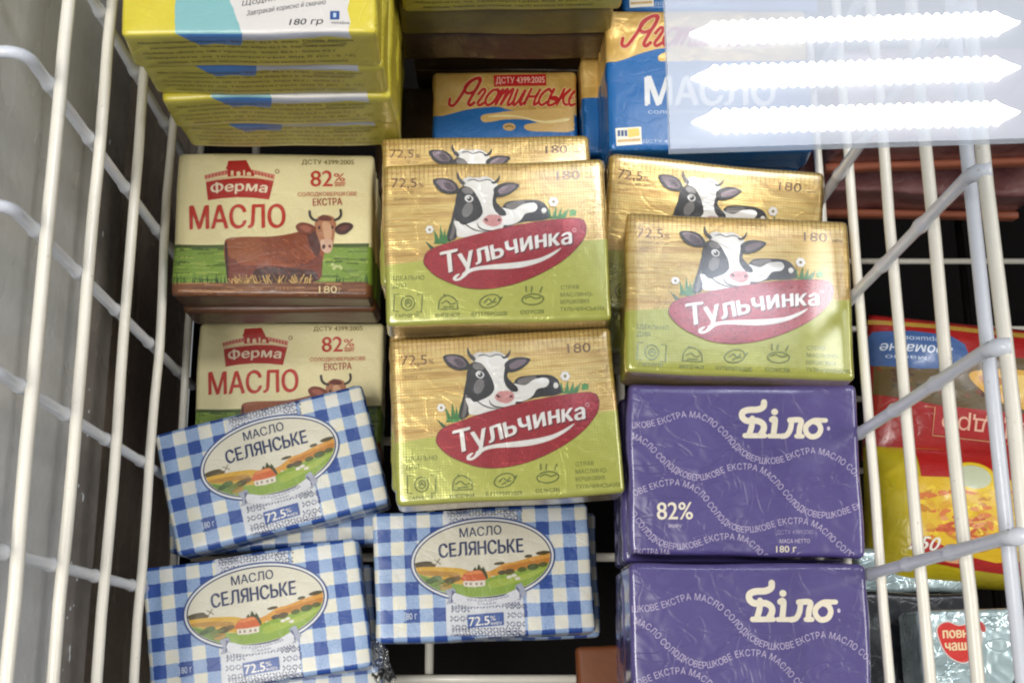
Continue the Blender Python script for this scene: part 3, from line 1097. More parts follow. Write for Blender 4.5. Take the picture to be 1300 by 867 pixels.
    c.poly([(502, 514), (580, 538), (680, 544), (770, 530), (838, 496), (856, 544), (780, 570), (680, 586), (580, 584), (496, 562)], rb, 2)
    c.path_text('ТРАДИЦІЙНИЙ', [(566, 558), (680, 560), (800, 538)], 12, hx('5c6480'))
    c.path_text('СМАК', [(626, 578), (680, 578), (736, 572)], 11, hx('5c6480'))
    c.poly([(572, 630), (768, 616), (771, 684), (576, 698)], BL)
    c.text('72.5', (584, 688), (694, 680), 46, WHT, .02)
    c.text('%', (698, 660), (728, 658), 24, WHT, .008)
    c.text('жиру', (698, 682), (762, 677), 16, WHT, .008)
    c.text('180 г', (234, 652), (302, 648), 34, hx('c4d0e6'), .01)
    c.poly([(230, 603), (298, 599), (298, 607), (230, 611)], BL)
    c.poly([(232, 662), (300, 658), (300, 665), (232, 669)], BL)
    c.build('ribbon_badge', root, p.top, .00070)


SZG = (.1085, .0640, .0240)
ging_m = gingham('gingham_foil', .1085, .0640, .01325, .0057, .0118)
GG = 'blue gingham butter packs'
for pose, seed, label in (((-.1094, .1018, .1644, 14.31, -.59, .37), 21, 'gingham pack tilted askew over the lower cream pack'),
                          ((-.1145, .0281, .1616, 8.28, -1.66, .27), 22, 'gingham pack at the bottom left beside the basket wall'),
                          ((-.0016, .0500, .1650, 2.83, -.6, .04), 23, 'gingham pack in the middle below the gold cow pack, over the dark gap')):
    root, p = pack_thing('butter_pack', pose, SZG, seed, ging_m, label, GG, dent=.0006)
    dress_gingham_pack(root, p)
for pose, seed, label in (((-.1125, .0960, .1385, 3.0, 0, 0), 24, 'gingham pack lying underneath the askew one, only a checked edge showing at its left'),
                          ((-.1100, .0190, .1360, 6.0, 0, 0), 25, 'gingham pack underneath the bottom left one, its corner showing by the dark gap'),
                          ((.0035, .0500, .1400, 1.2, 0, 0), 26, 'gingham pack underneath the middle gingham one, its pale right edge sticking out')):
    root, p = pack_thing('butter_pack', pose, SZG, seed, ging_m, label, GG, dent=.0006)


# ------------------------------------------------------------------ purple pack with waves of words
def dress_purple_pack(root, p):
    f = homography([(76, 58), (1066, 60), (1096, 812), (72, 806)], p.w, p.h)
    CR, LV = hx('e9dfc9'), hx('cfc3d8')
    a = Art(f)

    def ln(pts, wd=25):
        a.line(pts, wd, CR, 6, step=False)
    ln([(668, 134), (664, 154), (640, 166), (600, 168), (575, 178), (572, 198), (588, 214), (612, 216), (640, 216), (662, 230), (664, 252), (650, 276)], 27)
    ln([(616, 205), (612, 240), (600, 276)])
    ln([(582, 280), (668, 280)], 22)
    ln([(700, 210), (714, 210), (706, 276)])
    ln([(688, 281), (735, 281)], 20)
    a.ell(713, 176, 15, 14, CR, 0, 16, False)
    ln([(742, 282), (764, 276), (780, 250), (786, 214)], 23)
    ln([(778, 212), (826, 212), (820, 246), (816, 280)], 24)
    ln([(806, 281), (832, 281)], 20)
    ln([(912, 212), (880, 214), (850, 236), (848, 262), (868, 282), (898, 276), (912, 250), (902, 226), (880, 216)], 23)
    ln([(890, 211), (934, 211)], 20)
    a.ell(946, 246, 7, 9, LV, 0, 12, False)
    a.build('brand_name', root, p.top)
    b = Art(f)
    W = ((('ШКОВЕ ЕКСТРА МАСЛО СОЛОДКОВЕРШКОВЕ ЕКСТРА МАСЛО СОЛО'), [(80, 250), (160, 246), (240, 226), (320, 202), (400, 214), (470, 264), (530, 330), (590, 380), (660, 402), (740, 396), (820, 366), (890, 356), (960, 378), (1030, 426), (1084, 486)]),
         (('МАСЛО СОЛОДКОВЕРШКОВЕ ЕКСТРА МАСЛО СОЛОДКОВЕРШКОВЕ ЕК'), [(84, 292), (150, 326), (210, 390), (280, 446), (360, 476), (440, 464), (510, 434), (590, 428), (660, 448), (730, 516), (790, 586), (860, 626), (940, 636), (1020, 616), (1088, 586)]),
         (('КОВЕ ЕКСТРА МАСЛО СОЛОДКОВЕРШКОВЕ ЕКСТРА МАСЛО СОЛОД'), [(78, 556), (150, 526), (230, 501), (310, 503), (380, 541), (430, 606), (480, 661), (550, 698), (640, 696), (720, 671), (800, 661), (880, 676), (950, 736), (1020, 798), (1066, 826)]),
         (('О СОЛОДКОВЕРШКОВЕ ЕКСТРА МАСЛО С'), [(78, 620), (130, 696), (190, 751), (270, 776), (360, 766), (430, 741), (510, 731), (580, 746), (640, 800), (668, 822)]),
         ('ЕКСТРА МА', [(92, 800), (160, 800), (250, 804)]))
    for s, path in W:
        b.path_text(s, path, 26, hx('bcb0cb'))
    b.text('82%', (196, 646), (350, 644), 74, CR, .012)
    b.text('ЖИРУ', (242, 682), (302, 682), 14, LV)
    b.text('ДСТУ 4399:2005', (714, 708), (876, 704), 18, hx('9d92b8'))
    b.text('МАСА НЕТТО', (728, 746), (858, 744), 17, LV, .004)
    b.text('180 г', (712, 786), (800, 784), 28, CR, .01)
    b.build('wave_lettering', root, p.top)


def film_material():
    t = NT('clear_film')
    o = t.obj()
    gl = t.n('ShaderNodeBsdfGlossy')
    gl.inputs['Roughness'].default_value = .12
    gl.inputs['Color'].default_value = (1, 1, 1, 1)
    t.l(crinkle(t, 2.2), gl.inputs['Normal'])
    tr = t.n('ShaderNodeBsdfTransparent')
    fr = t.n('ShaderNodeFresnel')
    fr.inputs['IOR'].default_value = 1.5
    mx = t.n('ShaderNodeMixShader')
    t.l(t.math('MULTIPLY', fr.outputs[0], 1.6), mx.inputs[0])
    t.l(tr.outputs[0], mx.inputs[1])
    t.l(gl.outputs[0], mx.inputs[2])
    t.l(mx.outputs[0], t.t.nodes['Material Output'].inputs['Surface'])
    return t.m


purple_m = plain('purple_film', hx('544a84'), .36, .35, scale=26, amount=2.0, col2=hx('443a74'), coat=1.0)
for pose, seed, label in (((.1129, .0876, .2537, -.85, 1.67, -2.0), 31, 'purple pack right below the glaring gold pack, its 82% mark showing whole'),
                          ((.1107, .0085, .2580, 0, .3, 0), 32, 'purple pack at the bottom edge, below the other purple one, cut off below its name')):
    root, p = pack_thing('butter_pack', pose, SZ, seed, purple_m, label, 'purple butter packs', dent=.0009)
    dress_purple_pack(root, p)


# ------------------------------------------------------------------ blue and gold pack with red script
def script_strokes(x0, x1, base, hgt):
    """the word as joined pen strokes: list of polylines between x0 and x1 on a baseline"""
    def big():
        return [(-.05, .25), (.0, .04), (.22, .02), (.42, .35), (.62, .8), (.95, .98), (1.1, .8), (1.0, .52), (.7, .44), (.5, .58), (.58, .82), (.95, .98), (1.12, .9), (1.0, .5), (.88, .1), (1.0, .0), (1.15, .1)]
    L = [(0, big(), 1.25)]

    def low(p):
        return [(a, b * .58) for a, b in p]
    g = low([(.0, .7), (.14, 1), (.28, .9), (.2, .5), (.1, .15), (.22, 0), (.4, .15)])
    o = low([(.45, .95), (.2, .9), (.02, .4), (.18, 0), (.42, .2), (.52, .7), (.4, 1), (.55, .85)])
    t = low([(.0, .6), (.12, 1), (.06, .5), (0, 0), (.16, .7), (.34, 1), (.32, .6), (.24, 0), (.42, .7), (.6, 1), (.58, .5), (.56, .08), (.66, 0), (.78, .2)])
    i = low([(.05, .95), (.04, .4), (.1, 0), (.26, .2), (.42, .95), (.38, .4), (.42, 0), (.6, .2)])
    n = low([(.08, 1), (.02, .4), (0, 0), (.06, .5), (.4, .56), (.5, 1), (.42, .4), (.46, 0), (.6, .15)])
    s = low([(.42, .85), (.3, 1), (.08, .75), (.02, .3), (.2, 0), (.44, .2)])
    sf = low([(.1, 1), (.04, .4), (.1, 0), (.34, .08), (.44, .35), (.3, .52), (.1, .42), (.5, .3)])
    k = low([(.1, 1), (.04, .4), (0, 0), (.08, .45), (.4, 1), (.2, .52), (.34, .1), (.5, .05)])
    e = low([(.05, .45), (.4, .6), (.36, .95), (.15, .9), (.02, .4), (.2, 0), (.48, .2)])
    x = 1.22
    for q, adv in ((g, .40), (o, .56), (t, .76), (i, .60), (n, .60), (s, .44), (sf, .48), (k, .48), (e, .5)):
        L.append((x, q, adv))
        x += adv
    sx = (x1 - x0) / x
    return [[(x0 + (xo + a) * sx + b * hgt * .38, base - b * hgt) for a, b in pts] for xo, pts, _ in L]


def dress_script_pack(root, p, ref, small):
    f = homography(ref, p.w, p.h)
    GD, BU = hx('c9a262'), hx('1763a6')
    q = ref
    W_, H_ = q[1][0] - q[0][0], q[3][1] - q[0][1]
    X, Y = q[0][0], q[0][1]

    def P(a, b):
        return (X + a * W_, Y + b * H_)
    a = Art(f)
    if small:
        blue = [P(-.005, .46), P(.1, .43), P(.22, .39), P(.34, .368), P(.46, .362), P(.55, .395), P(.75, .42), P(1.005, .43)]
    else:
        blue = [P(-.005, .39), P(.08, .36), P(.18, .31), P(.27, .28), P(.31, .29), P(.26, .33), P(.26, .37), P(.32, .39), P(.45, .37), P(.6, .4), P(.75, .38), P(1.005, .36)]
    s = smooth(blue, 4)
    a.poly(s + [P(1.005, 1.005), P(-.005, 1.005)], BU)
    if small:
        a.poly([P(.33, .465), P(.36, .435), P(.45, .42), P(.53, .405), P(.7, .39), P(1.003, .38), P(1.003, .59), P(.82, .607), P(.68, .60), P(.64, .57), P(.655, .535), P(.745, .512), P(.66, .487), P(.5, .487), P(.42, .505), P(.35, .51)], hx('d3ae6a'), 3)
        a.ell(*P(.533, .56), .046 * W_, .038 * H_, GD, 0, 24)
        a.line([P(.505, .56), P(.535, .55), P(.56, .562)], .012 * W_, hx('8a6a34'))
        a.poly([P(.38, .46), P(.46, .44), P(.6, .45), P(.78, .50), P(.95, .47), P(.95, .50), P(.78, .525), P(.62, .47), P(.46, .462)], hx('ecd79a'), 3)
    else:
        a.text('МАСЛО', P(.19, .685), P(.82, .685), .195 * H_, hx('d6d8da'), .03)
        a.text('солодковершкове екстра', P(.2, .745), P(.8, .745), .028 * H_, hx('b4c6d8'))
        a.text('ДСТУ 4399:2005', P(.17, .945), P(.42, .945), .02 * H_, hx('b4c6d8'))
        bx = [P(.04, .845), P(.165, .835), P(.168, .955), P(.045, .968)]
        a.poly(bx, hx('e8e4d2'))
        a.poly([P(.10, .85), P(.155, .845), P(.157, .9), P(.102, .91)], hx('dcc24a'))
        for k in range(3):
            a.poly([P(.05 + k * .017, .86), P(.063 + k * .017, .858), P(.064 + k * .017, .9), P(.051 + k * .017, .903)], hx('2f4a7a'), step=False)
        a.layer += 1
        a.poly([P(.05, .925), P(.16, .915), P(.16, .935), P(.05, .945)], hx('c9a468'))
    x0, x1, bs, hg = (.11, 1.02, .345, .27) if small else (.075, .80, .262, .225)
    st = script_strokes(X + x0 * W_, X + x1 * W_, Y + bs * H_, hg * H_)
    for wd, col in ((.040 * H_ if small else .036 * H_, hx('e2c48c')), (.027 * H_ if small else .024 * H_, hx('b51f20'))):
        for l in st:
            a.line(l, wd * (1.1 if l is st[0] else 1), col, 5, step=False)
        a.layer += 1
    if small:
        a.poly([P(.435, .055), P(.8, .045), P(.802, .155), P(.435, .165)], hx('b01a1c'))
        a.text('ДСТУ 4399:2005', P(.45, .135), P(.79, .127), .058 * H_, hx('e8bfa6'), .006)
    a.build('printed_front', root, p.top)


def split_foil(name, edge_v):
    t = NT(name)
    u, v = t.uv()
    o = t.obj()
    n = t.noise(o, 45, 3)
    gold = t.ramp(n, [(.3, hx('bc9248')), (.5, hx('d8b060')), (.7, hx('ecca82'))])
    col = t.mix(t.math('LESS_THAN', v, edge_v), gold, hx('1763a6'))
    return t.set(Base_Color=col, Roughness=.30, Normal=crinkle(t, 1.3), Metallic=.3, Coat_Weight=.3, Coat_Roughness=.2)


olive_shade_m = plain('olive_shade_foil', hx('7d7230'), .45, .5, amount=1.2, col2=hx('443618'), coat=.2)  # shade under the rear yellow pack painted as olive brown
shade_m = plain('brown_shade_foil', hx('463522'), .45, .5, amount=1.2, col2=hx('2c2114'), coat=.2)  # deep shade of the rear pile and hollow painted as brown
BGR = 'blue and gold butter packs with red script'
BIG = [(40, 65), (1232, 65), (1250, 825), (55, 825)]
SML = [(75, 150), (1060, 150), (1085, 840), (15, 840)]
split_b = split_foil('gold_and_blue_foil', .0375 - .375 * .0755)
split_s = split_foil('gold_and_blue_small_foil', .0285 - .45 * .057)
for pose, seed, label in (((.1095, .2838, .2338, .06, 0, 0), 41, 'big blue and gold pack with red script, half under the mirrored lamp tubes'),
                          ((.1200, .3660, .2200, 0, 0, 0), 42, 'big blue and gold pack cut off by the top edge, behind the half-mirrored one')):
    root, p = pack_thing('butter_pack', pose, SZ, seed, split_b, label, BGR)
    dress_script_pack(root, p, BIG, False)
for k in range(2):
    pack_thing('butter_pack', (.1085 + .002 * k, .2845, .2088 - .0249 * k, .5, 0, 0), SZ, 43 + k, split_b, ('blue pack second from top in the pile under the mirrored lamp tubes', 'blue pack third from top in the pile under the mirrored lamp tubes')[k], BGR)
for pose, seed, label in (((.0098, .2822, .1890, .3, 0, 0), 45, 'small blue and gold pack in the dark hollow, red script showing whole'),
                          ((.0880, .2890, .1960, 0, 0, 0), 46, 'small blue and gold pack of which only a narrow left strip shows in the hollow')):
    root, p = pack_thing('butter_pack', pose, (.0765, .0575, .022), seed, split_s, label, BGR)
    dress_script_pack(root, p, SML, True)


# ------------------------------------------------------------------ yellow pack with a white cloud
def yellow_wrapper():
    """yellow paper with a teal stripe and a pale cloud that run from the top over the front edge"""
    t = NT('yellow_paper')
    u, v = t.uv()
    o = t.obj()
    wob = t.math('MULTIPLY', t.math('SUBTRACT', t.noise(t.scaled(o, (70, 70, 70)), 1, 2), .5), .006)
    x = t.math('ADD', u, wob)
    down = t.math('MAXIMUM', 0.0, t.math('SUBTRACT', -.0375, v))         # metres below the front edge
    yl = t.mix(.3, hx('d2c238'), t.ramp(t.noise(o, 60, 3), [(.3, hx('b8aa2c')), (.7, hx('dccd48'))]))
    fr = t.mix(.3, hx('a9a040'), t.ramp(t.noise(o, 60, 3), [(.3, hx('8f8834')), (.7, hx('bcb452'))]))  # front yellow darker than the top: its shade is in the colour
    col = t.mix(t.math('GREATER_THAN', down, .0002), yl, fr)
    slope = t.math('MULTIPLY', t.math('ADD', v, .0375), -.35)
    # pale cloud
    inw = t.math('MULTIPLY', t.math('GREATER_THAN', t.math('SUBTRACT', x, slope), -.006), t.math('LESS_THAN', x, .041))
    inw = t.math('MULTIPLY', inw, t.math('LESS_THAN', t.math('ADD', down, wob), .0045))
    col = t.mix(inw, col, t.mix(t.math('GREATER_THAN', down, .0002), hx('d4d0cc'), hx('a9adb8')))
    # teal stripe turning blue on the front
    int_ = t.math('MULTIPLY', t.math('GREATER_THAN', x, t.math('ADD', -.030, t.math('MULTIPLY', down, .9))), t.math('LESS_THAN', t.math('SUBTRACT', x, slope), t.math('SUBTRACT', -.003, t.math('MULTIPLY', down, .5))))
    int_ = t.math('MULTIPLY', int_, t.math('LESS_THAN', t.math('ADD', down, wob), .0095))
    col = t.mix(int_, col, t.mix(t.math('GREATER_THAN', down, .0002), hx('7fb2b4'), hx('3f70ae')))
    # crumpled, pleated ends
    pleat = t.math('MULTIPLY', t.noise(t.scaled(o, (20, 420, 18)), 1, 3, .6), t.math('GREATER_THAN', t.math('ABSOLUTE', u), .0515))
    b = t.bump(pleat, .9, .004, crinkle(t, 1.2))
    return t.set(Base_Color=col, Roughness=.4, Normal=b, Coat_Weight=.3, Coat_Roughness=.2)


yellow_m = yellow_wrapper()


def dress_yellow_front(root, p, rnd):
    a = Art(lambda q: q)
    dk = hx('2a2a18')
    rows = ('Масло солодковершкове "Екстра" 82,5 % жиру. Склад: вершки', 'пастеризовані. Масова частка жиру 82,5 %. Харчова цінність', 'поживна цінність 100 г продукту: жири 82,5 г, білки 0,5 г', 'Зберігати за температури від 0 до -5 °С', 'виробник: Україна, маслозавод, партія вказана на пакованні')
    for k, s in enumerate(rows):
        y = .0078 - .0042 * k
        l = -.046 + (.004 if k in (1, 4) else 0)
        a.text(s, (l, -y), (l + .080 + (.008 if k in (0, 3) else 0), -y), .0015, dk, .014)
    pts = [(.030 + .009 * math.cos(q), -.0062 + .0013 * math.sin(q)) for q in np.linspace(0, 6.2, 14)]
    a.line(pts, .0003, dk)
    g = a.f
    a.v = [(x, -y) for x, y in a.v]
    a.build('front_print', root, p.front, .00025)


def dress_yellow_top(root, p):
    a = Art(lambda q: (q[0] - p.w / 2, -p.h / 2 + q[1]))                # metres from the front left corner

    def T(s, x0, y0, x1, y1, h, col, bold=0.0, shear=0.0):
        # sheet y runs down in text(): mirror through a temporary map
        keep = a.f
        a.f = lambda q: keep((q[0], -q[1]))
        a.text(s, (x0, -y0), (x1, -y1), h, col, bold, shear)
        a.f = keep
    dk = hx('2c2c34')
    T('Щодня є смак', .0485, .0128, .0775, .0175, .0023, dk, .004, .3)
    T('Завтракай корисно й смачно', .0505, .0083, .0825, .0133, .0022, dk, .004, .3)
    T('180 гр', .0680, .0038, .0815, .0043, .0026, dk, .010, .25)
    a.poly([(.0845, .0062), (.0883, .0062), (.0883, .0101), (.0845, .0101)], hx('27518e'))
    a.poly([(.0858, .0072), (.0870, .0072), (.0870, .0092), (.0858, .0092)], hx('b8c8dc'))
    T('УКРАЇНА', .0850, .0042, .0925, .0040, .0010, dk, .006)
    a.build('handwritten_print', root, p.top)


YG = 'yellow butter packs in the two yellow piles'
SY = (.104, .0755, .0286)
lab = ('yellow pack on top of the left pile with black handwriting', 'yellow pack second from the top of the left pile', 'yellow pack third from the top of the left pile', 'yellow pack at the foot of the left pile, above the cream cow pack')
for k in range(4):
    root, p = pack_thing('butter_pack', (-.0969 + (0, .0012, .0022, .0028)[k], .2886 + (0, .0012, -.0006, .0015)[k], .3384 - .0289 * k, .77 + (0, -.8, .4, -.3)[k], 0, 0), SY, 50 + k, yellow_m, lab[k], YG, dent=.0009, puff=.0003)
    dress_yellow_front(root, p, k)
    if k == 0:
        dress_yellow_top(root, p)
lab = ('yellow pack at the top edge of the rear pile, its printed front lit', 'pack painted olive brown as shade below the yellow one of the rear pile, over the dark hollow', 'lowest pack of the rear pile, painted dark brown as deep shade')
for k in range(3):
    root, p = pack_thing('butter_pack', (.0118 - .002 * k, .3445 + (0, .003, .0045)[k], .2868 - .0289 * k, (1.0, .2, .6)[k], 0, 0), SY, 56 + k, (yellow_m, olive_shade_m, shade_m)[k], lab[k], YG if k == 0 else 'shade-painted packs under the rear yellow one', dent=.0009, puff=.0003)
    if k == 0:
        dress_yellow_front(root, p, k)

# ------------------------------------------------------------------ packs that carry the piles, mostly buried
brown_m = plain('brown_card', hx('7a431f'), .6, .4, amount=.5)
root, p = pack_thing('butter_pack', (.0700, -.0100, .1250, 2, 0, 0), (.044, .0520, .022), 61, brown_m, 'small brown pack deep in the dark gap between gingham and purple packs')
for (x, y, z, rz), sz, m, n, label, g in (
        ((.0060, .2120, .2110, 1), SZ, gold_m, 2, 'buried gold pack carrying the two upper gold cow packs', 'buried gold packs of the upper middle pile'),
        ((.0060, .1210, .2250, 2), SZ, gold_m, 2, 'buried gold pack carrying the lower gold cow pack', 'buried gold packs of the lower middle pile'),
        ((.1090, .1850, .2115, -4), SZ, gold_m, 2, 'buried gold pack carrying the glaring gold cow pack', 'buried gold packs of the right pile'),
        ((.1120, .0870, .2285, 0), SZ, purple_m, 2, 'buried purple pack under the purple pack with the whole 82% mark', 'buried purple packs of the upper pile'),
        ((.1110, .0090, .2330, 0), SZ, purple_m, 2, 'buried purple pack under the purple pack at the bottom edge', 'buried purple packs of the lower pile'),
        ((-.1078, .2212, .1695, .5), SZ, farm_m, 1, 'buried cream pack under the cream one with the whole cow', 'buried cream packs'),
        ((-.0980, .3180, .2220, 0), SY, yellow_m, 2, 'buried yellow pack below the left yellow pile', 'buried yellow packs'),
        ((.0130, .3560, .2030, 0), SY, shade_m, 3, 'buried pack painted dark as shade below the rear yellow pile', 'buried shade-painted packs of the rear pile'),
        ((.0300, .2820, .1660, 0), (.18, .062, .0245), shade_m, 2, 'buried pack painted dark as shade under the small blue and gold ones in the hollow', 'buried packs of the hollow')):
    for k in range(n):
        pack_thing('butter_pack', (x + .001 * k, y, z - (sz[2] + .0003) * k, rz - k, 0, 0), sz, 70 + k, m, label, g)


# ------------------------------------------------------------------ food packs in the neighbouring basket
class Pillow(Pack):
    """a soft bag: domed top that falls to thin sealed ends"""

    def bulge(s, x, y):
        return 0

    def top(s, x, y, lift):
        a, b = min(abs(2 * x / s.w), 1), min(abs(2 * y / s.h), 1)
        d = (1 - a ** 3.2) ** .6 * (1 - b ** 2.6) ** .6
        n = noise.noise(Vector((x * 40 + s.seed, y * 40, s.seed))) * .0016 + noise.noise(Vector((x * 100, y * 100, s.seed + 3))) * .0006
        return Vector((x, y, -s.t / 2 * (1 - d) + n * d + lift))

    def mesh(s, name, mat, parent):
        bm = bmesh.new()
        uvl = bm.loops.layers.uv.new('net')
        n, m = 44, 36
        g = {}
        for side in (1, -1):
            for i in range(n + 1):
                for j in range(m + 1):
                    x, y = (i / n - .5) * s.w, (j / m - .5) * s.h
                    if side < 0 and (i in (0, n) or j in (0, m)):
                        g[side, i, j] = g[1, i, j]
                        continue
                    q = s.top(x, y, 0)
                    if side < 0:
                        q.z = -s.t - q.z
                    g[side, i, j] = bm.verts.new(q)
        for side in (1, -1):
            for i in range(n):
                for j in range(m):
                    c = [(i, j), (i + 1, j), (i + 1, j + 1), (i, j + 1)][::side]
                    fc = bm.faces.new([g[side, a, b] for a, b in c])
                    fc.smooth = True
                    for lp, (a, b) in zip(fc.loops, c):
                        lp[uvl].uv = ((a / n - .5) * s.w, (b / m - .5) * s.h)
        me = bpy.data.meshes.new(name)
        bm.to_mesh(me)
        bm.free()
        return mesh_obj(name, me, parent, mat)


def sheet(p, ky=1.0):
    """sheet units: millimetres from the back left corner, y running to the front"""
    return Art(lambda q: (q[0] / 1000 - p.w / 2, p.h / 2 - q[1] * ky / 1000))


def bag(name, pose, size, seed, mat, label, cat, group=None):
    x, y, z, rz, rx, ry = pose
    root = empty(name, (x, y, z))
    root.rotation_euler = (Matrix.Rotation(R(rz), 3, 'Z') @ Matrix.Rotation(R(rx), 3, 'X') @ Matrix.Rotation(R(ry), 3, 'Y')).to_euler()
    tag(root, label, cat, group)
    p = Pillow(*size, seed)
    p.mesh('wrapper', mat, root)
    return root, p


red_bag_m = plain('red_brown_film', hx('a82320'), .3, .3, amount=1.4, scale=30, col2=hx('6a1414'), coat=.5)
root, p = bag('spread_bag', (.2700, .1420, .156, -6, 3, 0), (.135, .080, .030), 81, red_bag_m, 'red bag printed upside down with golden crescent and blue corner, behind basket wires', 'food bag')
a = sheet(p, .86)
a.poly([(0, 4), (135, 4), (135, 8), (0, 7)], hx('b08a3a'))
a.poly([(3, 22), (135, 22), (135, 60), (60, 60), (3, 52)], hx('5d4a22'))
r = random.Random(4)
for k in range(60):
    a.ell(r.uniform(5, 60), r.uniform(30, 50), r.uniform(1, 3), r.uniform(.6, 1.4), r.choice((hx('4a2a16'), hx('6d5a26'), hx('3f3a1a'), hx('7a3a1e'))), r.uniform(0, 90), 10, False)
a.layer += 1
a.poly([(2, 12), (42, 12), (50, 22), (48, 32), (2, 34)], hx('3d5f96'), 2)
a.text('вершкове', (38, 14), (14, 14), 3, hx('c8d4e6'))
a.text('ароматне', (42, 19.5), (6, 19.5), 6, hx('dfe6f0'), .01, .2)
a.text('масло', (28, 27), (8, 27), 2.6, hx('c8d4e6'))
a.poly([(50, 36), (62, 31), (80, 30), (100, 32), (128, 40), (128, 52), (104, 56), (80, 55), (62, 49)], hx('d8a43a'), 4)
a.poly([(62, 37), (80, 33), (100, 36), (116, 44), (96, 50), (74, 47)], hx('e8c468'), 4)
a.poly([(55, 37), (62, 34), (68, 38), (62, 43)], hx('b8742a'), 3)
a.poly([(33, 57), (85, 57), (85, 76), (33, 74)], hx('a8201f'))
a.line([(28, 58), (33, 58), (33, 75), (84, 76), (84, 58), (96, 58), (135, 60)], .5, hx('d8a070'), 0)
a.text('Щедро', (80, 62.5), (37, 62.5), 10, hx('e6b49a'), -.004, 0)
a.text('Щедро', (140, 32), (102, 32), 8, hx('e6b49a'), -.004, 0)
a.build('printed_front', root, p.top, .0002)

yel_bag_m = plain('yellow_film', hx('cdb824'), .28, .45, amount=1.4, scale=30, col2=hx('7f7a1c'), coat=.5)
root, p = bag('grain_bag', (.2580, .0790, .166, -3, 0, 0), (.122, .072, .046), 82, yel_bag_m, 'yellow bag with a red band and heaps of golden food, above the silver pack', 'food bag')
a = sheet(p, .735)
a.poly([(24, 3), (122, 1), (122, 26), (70, 25), (24, 25)], hx('b01f1c'))
a.poly([(20, 25), (122, 26), (122, 80), (96, 76), (60, 84), (22, 78)], hx('e2b81e'))
cc = [hx(q) for q in ('f0cc2c', 'dca41a', 'c98616', 'f6de50', 'd8742a', 'e8bc24')]
for k in range(150):
    a.ell(r.uniform(23, 120), r.uniform(30, 74), r.uniform(2, 6), r.uniform(.9, 2.4), r.choice(cc), r.uniform(-60, 60), 10, False)
a.layer += 1
for k in range(40):
    a.ell(r.gauss(44, 9), r.gauss(58, 6), r.uniform(1.5, 4), r.uniform(.8, 1.8), r.choice((hx('d9793a'), hx('c4552a'), hx('e29a5a'))), r.uniform(-60, 60), 10, False)
a.layer += 1
a.poly([(20, 66), (36, 74), (60, 82), (96, 77), (122, 84), (122, 92), (80, 90), (40, 86), (20, 80)], hx('ae221c'), 2)
a.ring(50, 24, 11, 11, 2.4, hx('e8c62c'))
a.ell(50, 24, 8.6, 8.6, hx('c8cfae'))
a.text('250', (16.5, 75), (30, 76), 9, hx('f0ece0'), .012, .2)
a.text('г', (47, 77), (51, 77), 7, hx('3a3020'))
a.ell(38, 80, 8, 3.4, hx('e8a87a'), 10, 16)
a.poly([(92, 14), (122, 14), (122, 36), (92, 35)], hx('c02420'))
a.line([(92, 35), (92, 14), (122, 14)], .8, hx('e8c8b8'), 0)
a.text('1 кг', (98, 31), (119, 31), 10, hx('f0ece0'), .01)
a.build('printed_front', root, p.top, .0002)

sil_m = plain('silver_film', hx('c6d8da'), .24, .6, metallic=.5, amount=3.0, scale=70, col2=hx('7f9698'), coat=.4)
dkb_m = plain('dark_blue_film', hx('15171f'), .3, .4, amount=1.5, coat=.4)


def cut_prism(name, outline, t, mat, parent, bev=.002):
    bm = bmesh.new()
    top = [bm.verts.new((x, y, 0)) for x, y in outline]
    bot = [bm.verts.new((x, y, -t)) for x, y in outline]
    bm.faces.new(top)
    bm.faces.new(bot[::-1])
    n = len(top)
    for k in range(n):
        bm.faces.new((top[k], bot[k], bot[(k + 1) % n], top[(k + 1) % n]))
    bmesh.ops.recalc_face_normals(bm, faces=bm.faces)
    if bev:
        bmesh.ops.bevel(bm, geom=bm.edges, offset=bev, segments=3, affect='EDGES', profile=.5)
    bm.normal_update()
    me = bpy.data.meshes.new(name)
    bm.to_mesh(me)
    bm.free()
    return mesh_obj(name, me, parent, mat)


root = empty('food_pack', (.2010, .0295, .200))
tag(root, 'silver pack with a red apple badge and a folded-under corner, at the bottom right', 'food pack')
cut_prism('wrapper', [(0, 0), (.0485, .0015), (.0480, -.022), (.0330, -.048), (.0, -.050)], .03, sil_m, root)
a = Art(lambda q: (q[0] / 1000, -q[1] / 1000))
ap = [(8.5, 10), (10, 6.5), (14, 5.2), (18, 6.8), (21, 6.6), (26, 5.8), (28.5, 9), (28, 15), (25, 20), (20, 23.2), (15, 22), (11, 18)]
a.poly([(18 + (x - 18) * 1.07, 14 + (y - 14) * 1.07) for x, y in ap], hx('d8cfc8'), 4)
a.poly(ap, hx('d2261c'), 4)
a.poly([(24, 5.4), (27.5, 4.4), (30.4, 6), (31, 9), (29.2, 9.4), (28, 7)], hx('b83a34'), 3)
a.text('повна', (11, 12.4), (25.6, 12), 4.4, hx('f0d8a8'), .03)
a.text('чаша', (11.6, 18), (24.2, 17.6), 4.4, hx('f0d8a8'), .03)
a.build('apple_badge', root, lambda x, y, l: Vector((x, y, l)), .0002)
root, p = pack_thing('food_pack', (.2180, .0520, .150, 0, 0, 0), (.060, .022, .03), 84, sil_m, 'crumpled silver pack end below the yellow bag', cat='food pack', dent=.0015)
root, p = pack_thing('food_pack', (.2100, .0000, .165, 0, 0, 0), (.070, .080, .03), 85, dkb_m, 'dark blue pack underneath the silver one at the bottom right', cat='food pack', dent=.0015)

# scraps of clear wrapping film caught between the packs
film_m = film_material()


